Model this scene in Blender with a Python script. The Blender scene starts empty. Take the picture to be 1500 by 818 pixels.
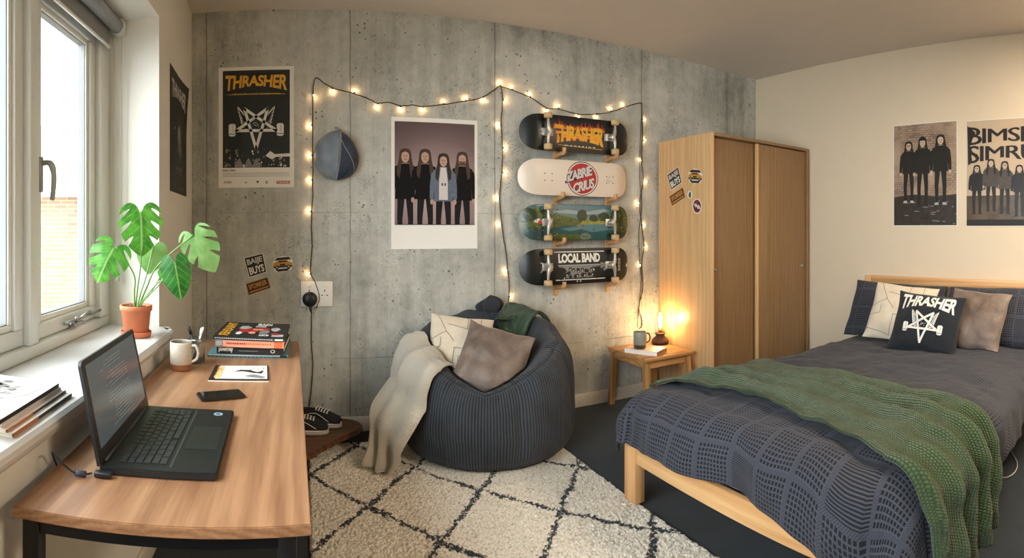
import bpy, bmesh, math, random
from mathutils import Vector, Matrix, noise
from mathutils.bvhtree import BVHTree
R = random.Random(7)
PI = math.pi
sc = bpy.context.scene

# ------------------------------------------------------------------ camera, world, light, exposure
X0, F, Y0, HC = 443.4, 803.0, 335.4, 1.297     # the photograph is a 105 degree cylindrical panorama
cd = bpy.data.cameras.new('camera'); cam = bpy.data.objects.new('camera', cd)
sc.collection.objects.link(cam); sc.camera = cam
cam.location = (0, 0, HC); cam.rotation_euler = (PI/2, 0, 0)
cd.type = 'PANO'; cd.panorama_type = 'CENTRAL_CYLINDRICAL'
cd.central_cylindrical_range_u_min = (0-X0)/F; cd.central_cylindrical_range_u_max = (1500-X0)/F
cd.central_cylindrical_range_v_min = (Y0-818)/F; cd.central_cylindrical_range_v_max = Y0/F
cd.central_cylindrical_radius = 1.0
cd.clip_start = 0.02; cd.clip_end = 200

wd = bpy.data.worlds.new('overcast_sky'); sc.world = wd; wd.use_nodes = True
bg = wd.node_tree.nodes['Background']; bg.inputs[0].default_value = (0.96, 0.985, 1.0, 1); bg.inputs[1].default_value = 3.8
sc.view_settings.view_transform = 'Standard'; sc.view_settings.look = 'None'
sc.view_settings.gamma = 1.0; sc.view_settings.use_curve_mapping = False
sc.view_settings.exposure = 0.12
sc.cycles.use_denoising = True
sc.cycles.max_bounces = 8; sc.cycles.diffuse_bounces = 5; sc.cycles.transparent_max_bounces = 12
sc.cycles.sample_clamp_indirect = 6.0
sc.cycles.caustics_reflective = False; sc.cycles.caustics_refractive = False

def area(name, loc, rot, sx, sy, power, col, portal=False):
    l = bpy.data.lights.new(name, 'AREA'); l.shape = 'RECTANGLE'; l.size = sx; l.size_y = sy
    l.energy = power; l.color = col
    o = bpy.data.objects.new(name, l); sc.collection.objects.link(o); o.location = loc; o.rotation_euler = rot
    if portal: l.cycles.is_portal = True
    return o
area('window_portal', (-1.06, 1.0, 1.56), (0, -PI/2, 0), 1.5, 2.9, 1, (1,1,1), portal=True)
sl = bpy.data.lights.new('hazy_sun', 'SUN'); sl.energy = 19.0; sl.angle = math.radians(80); sl.color = (0.92, 0.97, 1.0)
so = bpy.data.objects.new('hazy_sun', sl); sc.collection.objects.link(so); so.rotation_euler = Vector((1.0, 0.48, -0.42)).to_track_quat('-Z', 'Y').to_euler()
area('warm_fill', (2.9, -0.2, 2.66), (0, 0, 0), 0.9, 0.9, 88, (1.0, 0.82, 0.62))  # unseen warm fill added to brighten the room, no fitting modelled

# ------------------------------------------------------------------ helpers
def lin(c):
    c = c/255.0
    return c/12.92 if c <= 0.04045 else ((c+0.055)/1.055)**2.4
def C(r, g, b): return (lin(r), lin(g), lin(b), 1.0)
class NT:
    def __init__(s, m):
        s.t = m.node_tree; s.t.nodes.clear()
        s.out = s.n('ShaderNodeOutputMaterial'); s.b = s.n('ShaderNodeBsdfPrincipled')
        s.l(s.b.outputs[0], s.out.inputs[0])
    def n(s, ty, **k):
        x = s.t.nodes.new(ty)
        for a, v in k.items(): setattr(x, a, v)
        return x
    def l(s, a, b): s.t.links.new(a, b)
    def put(s, sock, v):
        if isinstance(v, (int, float)): sock.default_value = v
        elif isinstance(v, tuple): sock.default_value = v
        else: s.l(v, sock)
    def m(s, op, a, b=0.0, c=None, clamp=False):
        x = s.n('ShaderNodeMath', operation=op); x.use_clamp = clamp
        s.put(x.inputs[0], a); s.put(x.inputs[1], b)
        if c is not None: s.put(x.inputs[2], c)
        return x.outputs[0]
    def mix(s, f, a, b):
        x = s.n('ShaderNodeMix', data_type='RGBA'); s.put(x.inputs[0], f); s.put(x.inputs[6], a); s.put(x.inputs[7], b)
        return x.outputs[2]
    def mul(s, a, b):
        x = s.n('ShaderNodeMix', data_type='RGBA', blend_type='MULTIPLY'); x.inputs[0].default_value = 1; s.put(x.inputs[6], a); s.put(x.inputs[7], b)
        return x.outputs[2]
    def coord(s, which='Object', scale=(1,1,1), loc=(0,0,0), rot=(0,0,0)):
        tc = s.n('ShaderNodeTexCoord'); mp = s.n('ShaderNodeMapping')
        mp.inputs['Scale'].default_value = scale; mp.inputs['Location'].default_value = loc; mp.inputs['Rotation'].default_value = rot
        s.l(tc.outputs[which], mp.inputs[0]); return mp.outputs[0]
    def noise(s, v, scale, detail=4, rough=0.55, dist=0.0):
        x = s.n('ShaderNodeTexNoise'); s.l(v, x.inputs['Vector']); x.inputs['Scale'].default_value = scale
        x.inputs['Detail'].default_value = detail; x.inputs['Roughness'].default_value = rough; x.inputs['Distortion'].default_value = dist
        return x.outputs['Fac']
    def vor(s, v, scale, feat='F1', out='Distance'):
        x = s.n('ShaderNodeTexVoronoi', feature=feat); s.l(v, x.inputs['Vector']); x.inputs['Scale'].default_value = scale
        return x.outputs[out]
    def sep(s, v):
        x = s.n('ShaderNodeSeparateXYZ'); s.l(v, x.inputs[0]); return x.outputs
    def comb(s, a, b, c=0.0):
        x = s.n('ShaderNodeCombineXYZ'); s.put(x.inputs[0], a); s.put(x.inputs[1], b); s.put(x.inputs[2], c); return x.outputs[0]
    def ramp(s, f, lo, hi, a=0.0, b=1.0):
        x = s.n('ShaderNodeMapRange'); s.put(x.inputs[0], f); x.inputs[1].default_value = lo; x.inputs[2].default_value = hi
        x.inputs[3].default_value = a; x.inputs[4].default_value = b; return x.outputs[0]
    def cr(s, f, stops):
        x = s.n('ShaderNodeValToRGB'); s.put(x.inputs[0], f); e = x.color_ramp.elements
        while len(e) < len(stops): e.new(0.5)
        for i, (p, c) in enumerate(stops): e[i].position = p; e[i].color = c
        return x.outputs[0]
    def bump(s, h, strength, dist=0.01, prev=None):
        x = s.n('ShaderNodeBump'); s.put(x.inputs['Height'], h); x.inputs['Strength'].default_value = strength; x.inputs['Distance'].default_value = dist
        if prev is not None: s.l(prev, x.inputs['Normal'])
        return x.outputs[0]
    def fin(s, col=None, rough=None, normal=None, metal=None, spec=None):
        if col is not None: s.put(s.b.inputs['Base Color'], col)
        if rough is not None: s.put(s.b.inputs['Roughness'], rough)
        if normal is not None: s.l(normal, s.b.inputs['Normal'])
        if metal is not None: s.b.inputs['Metallic'].default_value = metal
        if spec is not None: s.b.inputs['Specular IOR Level'].default_value = spec
MATS = {}
def newm(name):
    m = bpy.data.materials.new(name); m.use_nodes = True; MATS[name] = m; return m, NT(m)
def plain(name, col, rough=0.6, metal=0.0, var=0.06, vs=8.0, bump=0.0, bs=200.0, spec=None):
    m, g = newm(name); v = g.coord()
    n = g.noise(v, vs, 3)
    k = g.ramp(n, 0.25, 0.75, 1-var, 1+var)
    c = g.mul(col, g.comb(k, k, k))
    nm = g.bump(g.noise(v, bs, 2), bump, 0.002) if bump else None
    g.fin(c, rough, nm, metal, spec); return m
def glow(name, col, strength):
    m, g = newm(name); g.fin((0.02,0.02,0.02,1)); g.b.inputs['Emission Color'].default_value = col; g.b.inputs['Emission Strength'].default_value = strength
    return m
def wood(name, dark, light, axis=0, scale=1.0, rough=0.45, ring=1.0):
    m, g = newm(name)
    s = [9.0*scale]*3; s[axis] = 0.7*scale
    v = g.coord(scale=tuple(s))
    n1 = g.noise(v, 1.6, 5, 0.6, 0.6)
    s2 = [90.0*scale]*3; s2[axis] = 2.5*scale
    n2 = g.noise(g.coord(scale=tuple(s2)), 1.0, 3, 0.6)
    w = g.n('ShaderNodeTexWave', wave_type='RINGS', rings_direction='XYZ'[axis]); g.l(v, w.inputs[0])
    w.inputs['Scale'].default_value = 0.9*ring; w.inputs['Distortion'].default_value = 5.0; w.inputs['Detail'].default_value = 3; w.inputs['Detail Scale'].default_value = 1.2
    f = g.m('ADD', g.m('MULTIPLY', n1, 0.5), g.m('ADD', g.m('MULTIPLY', n2, 0.32), g.m('MULTIPLY', w.outputs['Fac'], 0.22)))
    col = g.cr(f, [(0.30, dark), (0.72, light)])
    g.fin(col, rough, g.bump(n2, 0.12, 0.001)); return m
def fabric(name, col, col2=None, scale=500.0, rough=0.9, bump=0.35, sheen=0.2):
    m, g = newm(name); v = g.coord()
    n = g.noise(v, scale, 2); n2 = g.noise(v, 9, 3)
    f = g.m('ADD', g.m('MULTIPLY', n, 0.5), g.m('MULTIPLY', n2, 0.5))
    c2 = col2 or tuple([x*0.62 for x in col[:3]]+[1])
    g.fin(g.cr(f, [(0.32, c2), (0.66, col)]), rough, g.bump(n, bump, 0.002))
    g.b.inputs['Sheen Weight'].default_value = sheen; return m

def link(o): sc.collection.objects.link(o); return o
def props(o, label=None, cat=None, group=None, kind=None):
    if label: o['label'] = label
    if cat: o['category'] = cat
    if group: o['group'] = group
    if kind: o['kind'] = kind
    return o
def thing(name, label, cat, loc, group=None):
    o = link(bpy.data.objects.new(name, None)); o.location = loc; o.empty_display_size = 0.05
    return props(o, label, cat, group)
def world_loc(o):
    v = Vector((0,0,0))
    while o is not None: v = v + o.location; o = o.parent
    return v
class MB:
    """collects shapes, given in world coordinates, into one mesh"""
    def __init__(s): s.bm = bmesh.new(); s.uv = s.bm.loops.layers.uv.new('UVMap')
    def face(s, pts, mi=0, smooth=False):
        vs = [s.bm.verts.new(p) for p in pts]
        f = s.bm.faces.new(vs); f.material_index = mi; f.smooth = smooth; return f
    def box(s, a, b, mi=0, bevel=0.0, M=None, seg=2):
        x0, x1 = sorted((a[0], b[0])); y0, y1 = sorted((a[1], b[1])); z0, z1 = sorted((a[2], b[2]))
        t = bmesh.new(); bmesh.ops.create_cube(t, size=1.0)
        for v in t.verts: v.co = Vector(((x0+x1)/2+v.co.x*(x1-x0), (y0+y1)/2+v.co.y*(y1-y0), (z0+z1)/2+v.co.z*(z1-z0)))
        if bevel > 0:
            bmesh.ops.bevel(t, geom=t.edges[:], offset=min(bevel, 0.49*min(x1-x0, y1-y0, z1-z0)), segments=seg, affect='EDGES', profile=0.5)
        s.merge(t, mi, M, bevel > 0)
    def merge(s, t, mi=0, M=None, smooth=False, keep=False):
        mp = {}
        for v in t.verts: mp[v] = s.bm.verts.new(M @ v.co if M else v.co)
        for f in t.faces:
            try: g = s.bm.faces.new([mp[v] for v in f.verts])
            except ValueError: continue
            g.material_index = f.material_index if keep else mi; g.smooth = smooth
        t.free()
    def prism(s, pts, z0, z1, mi=0, M=None, bevel=0.0, smooth=False):
        t = bmesh.new()
        a = [t.verts.new((p[0], p[1], z0)) for p in pts]; b = [t.verts.new((p[0], p[1], z1)) for p in pts]
        n = len(pts)
        t.faces.new(a[::-1]); t.faces.new(b)
        for i in range(n): t.faces.new((a[i], a[(i+1) % n], b[(i+1) % n], b[i]))
        bmesh.ops.recalc_face_normals(t, faces=t.faces[:])
        if bevel: bmesh.ops.bevel(t, geom=[e for e in t.edges if abs(e.verts[0].co.z-e.verts[1].co.z) < 1e-6], offset=bevel, segments=2, affect='EDGES')
        s.merge(t, mi, M, smooth)
    def tube(s, pts, r, mi=0, seg=8, closed=False, cap=True):
        pts = [Vector(p) for p in pts]; n = len(pts); rs = r if isinstance(r, (list, tuple)) else [r]*n
        rings = []; prev = None
        for i, p in enumerate(pts):
            a = pts[(i-1) % n] if (closed or i > 0) else p; b = pts[(i+1) % n] if (closed or i < n-1) else p
            d = (b-a).normalized() if (b-a).length > 1e-9 else Vector((0,0,1))
            if prev is None:
                u = d.cross(Vector((0,0,1)))
                if u.length < 1e-3: u = d.cross(Vector((0,1,0)))
            else: u = prev - d*prev.dot(d)
            u.normalize(); prev = u; w = d.cross(u)
            rings.append([s.bm.verts.new(p+(u*math.cos(2*PI*k/seg)+w*math.sin(2*PI*k/seg))*rs[i]) for k in range(seg)])
        for i in range(n if closed else n-1):
            A, B = rings[i], rings[(i+1) % n]
            for k in range(seg):
                f = s.bm.faces.new((A[k], A[(k+1) % seg], B[(k+1) % seg], B[k])); f.smooth = True; f.material_index = mi
        if cap and not closed:
            for q in (rings[0][::-1], rings[-1]):
                f = s.bm.faces.new(q); f.material_index = mi
    def lathe(s, prof, c, mi=0, seg=32, axis='Z', M=None, mis=None):
        c = Vector(c); rings = []
        for (r, z) in prof:
            ring = []
            for k in range(seg):
                a = 2*PI*k/seg
                if axis == 'Z': p = Vector((r*math.cos(a), r*math.sin(a), z))
                elif axis == 'Y': p = Vector((r*math.cos(a), z, r*math.sin(a)))
                else: p = Vector((z, r*math.cos(a), r*math.sin(a)))
                if M: p = M @ p
                ring.append(s.bm.verts.new(c+p))
            rings.append(ring)
        for i in range(len(rings)-1):
            for k in range(seg):
                f = s.bm.faces.new((rings[i][k], rings[i][(k+1) % seg], rings[i+1][(k+1) % seg], rings[i+1][k])); f.smooth = True
                f.material_index = mis[i] if mis else mi
        for q, r, j in ((rings[0][::-1], prof[0][0], 0), (rings[-1], prof[-1][0], -1)):
            if r > 1e-4: f = s.bm.faces.new(q); f.material_index = mis[j] if mis else mi
    def grid(s, fn, nu, nv, mi=0, uvf=None, closed_u=False, smooth=True, flip=False):
        V = [[s.bm.verts.new(fn(i/nu, j/nv)) for i in range(nu if closed_u else nu+1)] for j in range(nv+1)]
        for j in range(nv):
            for i in range(nu):
                i2 = (i+1) % nu if closed_u else i+1
                q = [V[j][i], V[j][i2], V[j+1][i2], V[j+1][i]]; uvq = [(i/nu, j/nv), ((i+1)/nu, j/nv), ((i+1)/nu, (j+1)/nv), (i/nu, (j+1)/nv)]
                if flip: q = q[::-1]; uvq = uvq[::-1]
                f = s.bm.faces.new(q); f.smooth = smooth; f.material_index = mi
                for lp, w in zip(f.loops, uvq): lp[s.uv].uv = uvf(*w) if uvf else w
        return V
    def build(s, name, mats, parent=None, label=None, solid=0.0, sub=0, fix=False, loc=None):
        if not isinstance(mats, (list, tuple)): mats = [mats]
        if fix: bmesh.ops.remove_doubles(s.bm, verts=s.bm.verts[:], dist=1e-6); bmesh.ops.recalc_face_normals(s.bm, faces=s.bm.faces[:])
        base = world_loc(parent) if parent is not None else Vector(loc or (0,0,0))
        off = base
        for v in s.bm.verts: v.co -= off
        me = bpy.data.meshes.new(name); s.bm.to_mesh(me); s.bm.free()
        for m in mats: me.materials.append(m)
        o = link(bpy.data.objects.new(name, me))
        if parent is not None: o.parent = parent
        elif loc: o.location = loc
        if label: o['label'] = label
        if solid:
            q = o.modifiers.new('solid', 'SOLIDIFY'); q.thickness = solid; q.offset = 0
        if sub:
            q = o.modifiers.new('sub', 'SUBSURF'); q.levels = sub; q.render_levels = sub
        return o
def struct(o, name=None): o['kind'] = 'structure'; return o
def ray(px, py, r):
    t = (px-X0)/F; return Vector((r*math.sin(t), r*math.cos(t), HC-(py-Y0)*r/F))
def on_x(px, py, x): t = (px-X0)/F; return ray(px, py, x/math.sin(t))
def on_y(px, py, y): t = (px-X0)/F; return ray(px, py, y/math.cos(t))
def on_z(px, py, z): return ray(px, py, F*(HC-z)/(py-Y0))
def cat(p, t):
    """catmull-rom through a list, t in 0..1"""
    n = len(p)-1; x = min(max(t, 0), 1)*n; i = min(int(x), n-1); f = x-i
    a, b, c, d = p[max(i-1, 0)], p[i], p[i+1], p[min(i+2, n)]
    return (b*2+(c-a)*f+(a*2-b*5+c*4-d)*f*f+(b*3-a-c*3+d)*f*f*f)*0.5
def smooth_path(pts, n=8):
    pts = [Vector(p) for p in pts]; m = (len(pts)-1)*n
    return [cat(pts, i/m) for i in range(m+1)]
def nz(x, y, z=0.0): return noise.noise(Vector((x, y, z)))

def text_mesh(body, bold=0.0, shear=0.0, spacing=1.0):
    cu = bpy.data.curves.new('lettering', 'FONT'); cu.body = body; cu.offset = bold; cu.shear = shear; cu.space_character = spacing
    cu.resolution_u = 3; cu.align_x = 'LEFT'
    ob = bpy.data.objects.new('lettering', cu)
    me = bpy.data.meshes.new_from_object(ob)
    vs = [v.co.copy() for v in me.vertices]; fs = [list(p.vertices) for p in me.polygons]
    bpy.data.objects.remove(ob); bpy.data.curves.remove(cu); bpy.data.meshes.remove(me)
    x0 = min(v.x for v in vs); x1 = max(v.x for v in vs); y0 = min(v.y for v in vs); y1 = max(v.y for v in vs)
    return [((v.x-x0)/(x1-x0), (v.y-y0)/(y1-y0)) for v in vs], fs
def clip_poly(pts, rect):
    x0, y0, x1, y1 = rect
    for (ax, lim, sg) in ((0, x0, 1), (0, x1, -1), (1, y0, 1), (1, y1, -1)):
        out = []
        for i, p in enumerate(pts):
            q = pts[i-1]; ip = (p[ax]-lim)*sg >= 0; iq = (q[ax]-lim)*sg >= 0
            if ip != iq:
                t = (lim-q[ax])/(p[ax]-q[ax]); out.append((q[0]+(p[0]-q[0])*t, q[1]+(p[1]-q[1])*t))
            if ip: out.append(p)
        pts = out
        if len(pts) < 3: return []
    return pts
class Art:
    """flat printed artwork: coloured shapes in (x, y) metres laid on a surface"""
    def __init__(s, rect=None): s.items = []; s.mats = []; s.rect = rect
    def mi(s, m):
        if m not in s.mats: s.mats.append(m)
        return s.mats.index(m)
    def poly(s, pts, m, layer=1):
        pts = [tuple(p) for p in pts]
        if s.rect: pts = clip_poly(pts, s.rect)
        if len(pts) >= 3: s.items.append(([(p[0], p[1]) for p in pts], [list(range(len(pts)))], s.mi(m), layer))
    def rectp(s, x0, y0, x1, y1, m, layer=1): s.poly([(x0, y0), (x1, y0), (x1, y1), (x0, y1)], m, layer)
    def ell(s, cx, cy, rx, ry, m, layer=1, n=20, a0=0.0): s.poly([(cx+rx*math.cos(2*PI*i/n+a0), cy+ry*math.sin(2*PI*i/n+a0)) for i in range(n)], m, layer)
    def line(s, pts, w, m, layer=1):
        for a, b in zip(pts[:-1], pts[1:]):
            dx, dy = b[0]-a[0], b[1]-a[1]; L = math.hypot(dx, dy) or 1; nx, ny = -dy/L*w/2, dx/L*w/2; ex, ey = dx/L*w*0.3, dy/L*w*0.3
            s.poly([(a[0]+nx-ex, a[1]+ny-ey), (a[0]-nx-ex, a[1]-ny-ey), (b[0]-nx+ex, b[1]-ny+ey), (b[0]+nx+ex, b[1]+ny+ey)], m, layer)
    def text(s, body, x0, y0, x1, y1, m, layer=2, bold=0.02, shear=0.0, warp=None, spacing=1.0):
        vs, fs = text_mesh(body, bold, shear, spacing)
        if warp:
            q = bmesh.new(); qv = [q.verts.new((a, c, 0)) for a, c in vs]
            for f in fs:
                try: q.faces.new([qv[i] for i in f])
                except ValueError: pass
            q.normal_update(); bmesh.ops.triangulate(q, faces=q.faces[:], ngon_method='EAR_CLIP')
            for _ in range(4):
                es = [e for e in q.edges if abs(e.verts[0].co.x-e.verts[1].co.x) > 0.03 or abs(e.verts[0].co.y-e.verts[1].co.y) > 0.4]
                if not es: break
                bmesh.ops.subdivide_edges(q, edges=es, cuts=1); bmesh.ops.triangulate(q, faces=[f for f in q.faces if len(f.verts) > 3])
            q.verts.index_update(); vs = [(v.co.x, v.co.y) for v in q.verts]; fs = [[v.index for v in f.verts] for f in q.faces]; q.free()
        out = []
        for (u, v) in vs:
            if warp: u, v = warp(u, v)
            out.append((x0+(x1-x0)*u, y0+(y1-y0)*v))
        if s.rect:
            for f in fs: s.poly([out[i] for i in f], m, layer)
        else: s.items.append((out, fs, s.mi(m), layer))
    def rot(s, k0, cx, cy, ang, dx=0, dy=0):
        c, n = math.cos(ang), math.sin(ang)
        for i in range(k0, len(s.items)):
            p, f, m, l = s.items[i]; s.items[i] = ([(cx+dx+(x-cx)*c-(y-cy)*n, cy+dy+(x-cx)*n+(y-cy)*c) for x, y in p], f, m, l)
    def emit(s, mb, fn, base=0, maxlen=None):
        """fn(x, y, layer) -> world point; base: index of the first material slot"""
        for pts, fs, mi, layer in s.items:
            t = bmesh.new(); vs = [t.verts.new((x, y, layer)) for x, y in pts]
            for f in fs:
                try: t.faces.new([vs[i] for i in f])
                except ValueError: pass
            t.normal_update(); bmesh.ops.triangulate(t, faces=t.faces[:], ngon_method='EAR_CLIP')
            if maxlen:
                for _ in range(5):
                    es = [e for e in t.edges if e.calc_length() > maxlen]
                    if not es: break
                    bmesh.ops.subdivide_edges(t, edges=es, cuts=1); bmesh.ops.triangulate(t, faces=[f for f in t.faces if len(f.verts) > 3])
            for v in t.verts: v.co = fn(v.co.x, v.co.y, layer)
            s2 = bool(maxlen)
            mb.merge(t, base+mi, None, s2)
def plane_fn(o, u, v, eps=0.0007):
    o, u, v = Vector(o), Vector(u).normalized(), Vector(v).normalized(); n = u.cross(v)
    return lambda x, y, l: o+u*x+v*y+n*(eps*l)
# ------------------------------------------------------------------ materials of the room
def concrete():
    m, g = newm('concrete'); v = g.coord()
    x, y, z = g.sep(v)
    cloud = g.noise(v, 1.3, 6, 0.62, 0.3); fine = g.noise(v, 14, 5, 0.7); streak = g.noise(g.coord(scale=(7, 7, 0.55)), 1.6, 5, 0.7)
    f = g.m('ADD', g.m('ADD', g.m('MULTIPLY', cloud, 0.5), g.m('MULTIPLY', fine, 0.22)), g.m('MULTIPLY', streak, 0.28))
    col = g.cr(f, [(0.35, C(122, 125, 119)), (0.45, C(160, 162, 155)), (0.55, C(190, 191, 184)), (0.66, C(212, 212, 205))])
    # air holes of several sizes, thicker in some areas
    area_ = g.ramp(g.noise(v, 2.2, 3), 0.42, 0.62)
    d1 = g.vor(v, 26); n1 = g.noise(v, 7, 2)
    h1 = g.m('MULTIPLY', g.m('LESS_THAN', d1, g.ramp(n1, 0.38, 0.7, 0.0, 0.19)), 1.0)
    d2 = g.vor(v, 85); h2 = g.m('MULTIPLY', g.m('LESS_THAN', d2, g.ramp(g.noise(v, 4.5, 3), 0.44, 0.70, 0.0, 0.34)), 1.0)
    smear = g.ramp(g.noise(g.coord(scale=(30, 30, 16)), 1.0, 4, 0.7, 1.0), 0.56, 0.70)
    smear = g.m('MULTIPLY', smear, area_)
    holes = g.m('MAXIMUM', h1, g.m('MULTIPLY', h2, 0.75)); dark = g.m('MAXIMUM', holes, g.m('MULTIPLY', smear, 0.65))
    seam = 0.0
    wob = g.m('MULTIPLY', g.m('SUBTRACT', g.noise(v, 9, 3), 0.5), 0.012)
    for sx in (-1.55, -0.62, 0.304, 1.28, 2.49, 3.42):
        d = g.m('ABSOLUTE', g.m('SUBTRACT', g.m('ADD', x, wob), sx)); k = g.ramp(d, 0.0012, 0.006, 1, 0); seam = g.m('MAXIMUM', seam, k)
        halo = g.m('MULTIPLY', g.ramp(d, 0.0, 0.05, 0.30, 0), g.ramp(g.noise(v, 5, 3), 0.4, 0.6)); dark = g.m('MAXIMUM', dark, halo)
    for sz, w in ((0.466, 1.0), (1.40, 0.55)):
        d = g.m('ABSOLUTE', g.m('SUBTRACT', g.m('ADD', z, wob), sz)); k = g.m('MULTIPLY', g.ramp(d, 0.001, 0.005, 1, 0), w*0.8)
        seam = g.m('MAXIMUM', seam, g.m('MULTIPLY', k, g.ramp(g.noise(v, 3, 2), 0.35, 0.6)))
    dark = g.m('MAXIMUM', g.m('MULTIPLY', dark, 0.8), g.m('MULTIPLY', seam, 0.6), clamp=True)
    col = g.mix(dark, col, C(58, 60, 58))
    hgt = g.m('SUBTRACT', g.m('MULTIPLY', fine, 0.3), g.m('ADD', holes, seam))
    g.fin(col, 0.78, g.bump(hgt, 0.5, 0.004)); return m
M_conc = concrete()
M_white = plain('white_paint', C(218, 216, 208), 0.75, var=0.015, bump=0.05, bs=300)
M_cream = plain('cream_paint', C(222, 207, 183), 0.8, var=0.015, bump=0.05, bs=300)
M_ceil = plain('ceiling_paint', C(216, 208, 200), 0.85, var=0.02)
M_upvc = plain('window_frame_plastic', C(214, 218, 215), 0.35, var=0.01)
M_bead = plain('window_bead', C(222, 224, 222), 0.35, var=0.01)
M_gask = plain('rubber_gasket', C(120, 124, 124), 0.7)
M_sill = plain('sill_gloss_paint', C(204, 204, 202), 0.28, var=0.01)
M_skirt = plain('skirting_paint', C(214, 208, 196), 0.45, var=0.02)
def carpet():
    m, g = newm('dark_carpet'); v = g.coord(); n = g.noise(v, 260, 3, 0.7); n2 = g.noise(v, 7, 3)
    f = g.m('ADD', g.m('MULTIPLY', n, 0.75), g.m('MULTIPLY', n2, 0.25))
    g.fin(g.cr(f, [(0.36, C(9, 16, 22)), (0.66, C(38, 52, 63))]), 0.95, g.bump(n, 0.8, 0.005)); g.b.inputs['Sheen Weight'].default_value = 0.1; return m
M_carpet = carpet()
def pane():
    m, g = newm('window_glass'); tr = g.n('ShaderNodeBsdfTransparent'); tr.inputs[0].default_value = (0.97, 0.985, 0.98, 1)
    gl = g.n('ShaderNodeBsdfGlossy'); gl.inputs['Roughness'].default_value = 0.02
    lw = g.n('ShaderNodeLayerWeight'); lw.inputs[0].default_value = 0.5; mx = g.n('ShaderNodeMixShader')
    g.l(g.m('ADD', g.m('MULTIPLY', g.m('POWER', lw.outputs['Facing'], 5.0), 0.6), 0.03), mx.inputs[0]); g.l(tr.outputs[0], mx.inputs[1]); g.l(gl.outputs[0], mx.inputs[2]); g.l(mx.outputs[0], g.out.inputs[0]); return m
M_pane = pane()

# ------------------------------------------------------------------ room shell
XR, YB, ZC, YF = 3.80, 3.50, 2.70, -2.0
b = MB(); b.box((-1.005, YF-0.2, -0.12), (XR+0.2, YB+0.2, 0)); struct(b.build('floor', M_carpet))
b = MB(); b.box((-1.005, YF-0.2, ZC), (XR+0.2, YB+0.2, ZC+0.12)); struct(b.build('ceiling', M_ceil))
b = MB(); b.box((-1.005, YB, 0), (XR+0.2, YB+0.2, ZC)); struct(b.build('wall_back', M_conc))
b = MB(); b.box((XR, YF, 0), (XR+0.2, YB, ZC)); struct(b.build('wall_right', M_cream))
b = MB(); b.box((-1.005, YF-0.2, 0), (XR+0.2, YF, ZC)); struct(b.build('wall_front', M_cream))
b = MB()
b.prism([(-0.657, 2.45), (-0.718, 3.5), (-1.005, 3.5), (-1.005, 2.45)], 0, ZC)
b.box((-1.005, YF, 2.28), (-0.657, 2.45, ZC)); b.box((-1.005, YF, 0), (-0.60, 2.35, 0.80)); b.box((-1.005, 2.35, 0), (-0.657, 2.45, 0.80))
b.box((-1.005, YF, 0.80), (-0.657, -0.5, 2.28))
struct(b.build('wall_left', M_white))
# window board with rounded nose
b = MB(); pr = [(-0.573, 0.012), (-0.570, 0.022), (-0.573, 0.034), (-0.582, 0.043), (-0.60, 0.045)]
b.box((-1.02, -0.5, 0.80), (-0.60, 2.45, 0.845))
def sillnose(u, v):
    x, z = pr[min(int(u*4+0.001), 4)]; y = -0.5+v*2.90
    return (x, y, 0.80+z)
pts = [(-0.60, 0.80), (-0.578, 0.803)]+[(x, 0.80+z) for x, z in pr]
MY = Matrix(((1, 0, 0, 0), (0, 0, 1, 0), (0, 1, 0, 0), (0, 0, 0, 1)))
b.prism([(x, z) for x, z in pts], -0.5, 2.37, M=MY)
b.prism([(-0.60, 2.37), (-0.572, 2.37), (-0.578, 2.40), (-0.60, 2.425), (-0.657, 2.45)], 0.803, 0.845, bevel=0.006)
struct(b.build('window_sill', M_sill, loc=(-0.75, 1, 0.80)))
bb = MB(); sec = [(0, 0), (0, 0.09), (-0.006, 0.096), (-0.016, 0.096), (-0.018, 0.088), (-0.018, 0)]
bb.box((-0.70, YB-0.018, 0), (XR, YB, 0.094), bevel=0.004); struct(bb.build('baseboard_back', M_skirt))
bb = MB(); bb.box((XR-0.018, YF, 0), (XR, YB-0.018, 0.094), bevel=0.004); struct(bb.build('baseboard_right', M_skirt))
bb = MB(); bb.box((-0.60, YF, 0), (-0.584, 2.35, 0.094), bevel=0.004); struct(bb.build('baseboard_left', M_skirt))

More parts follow.
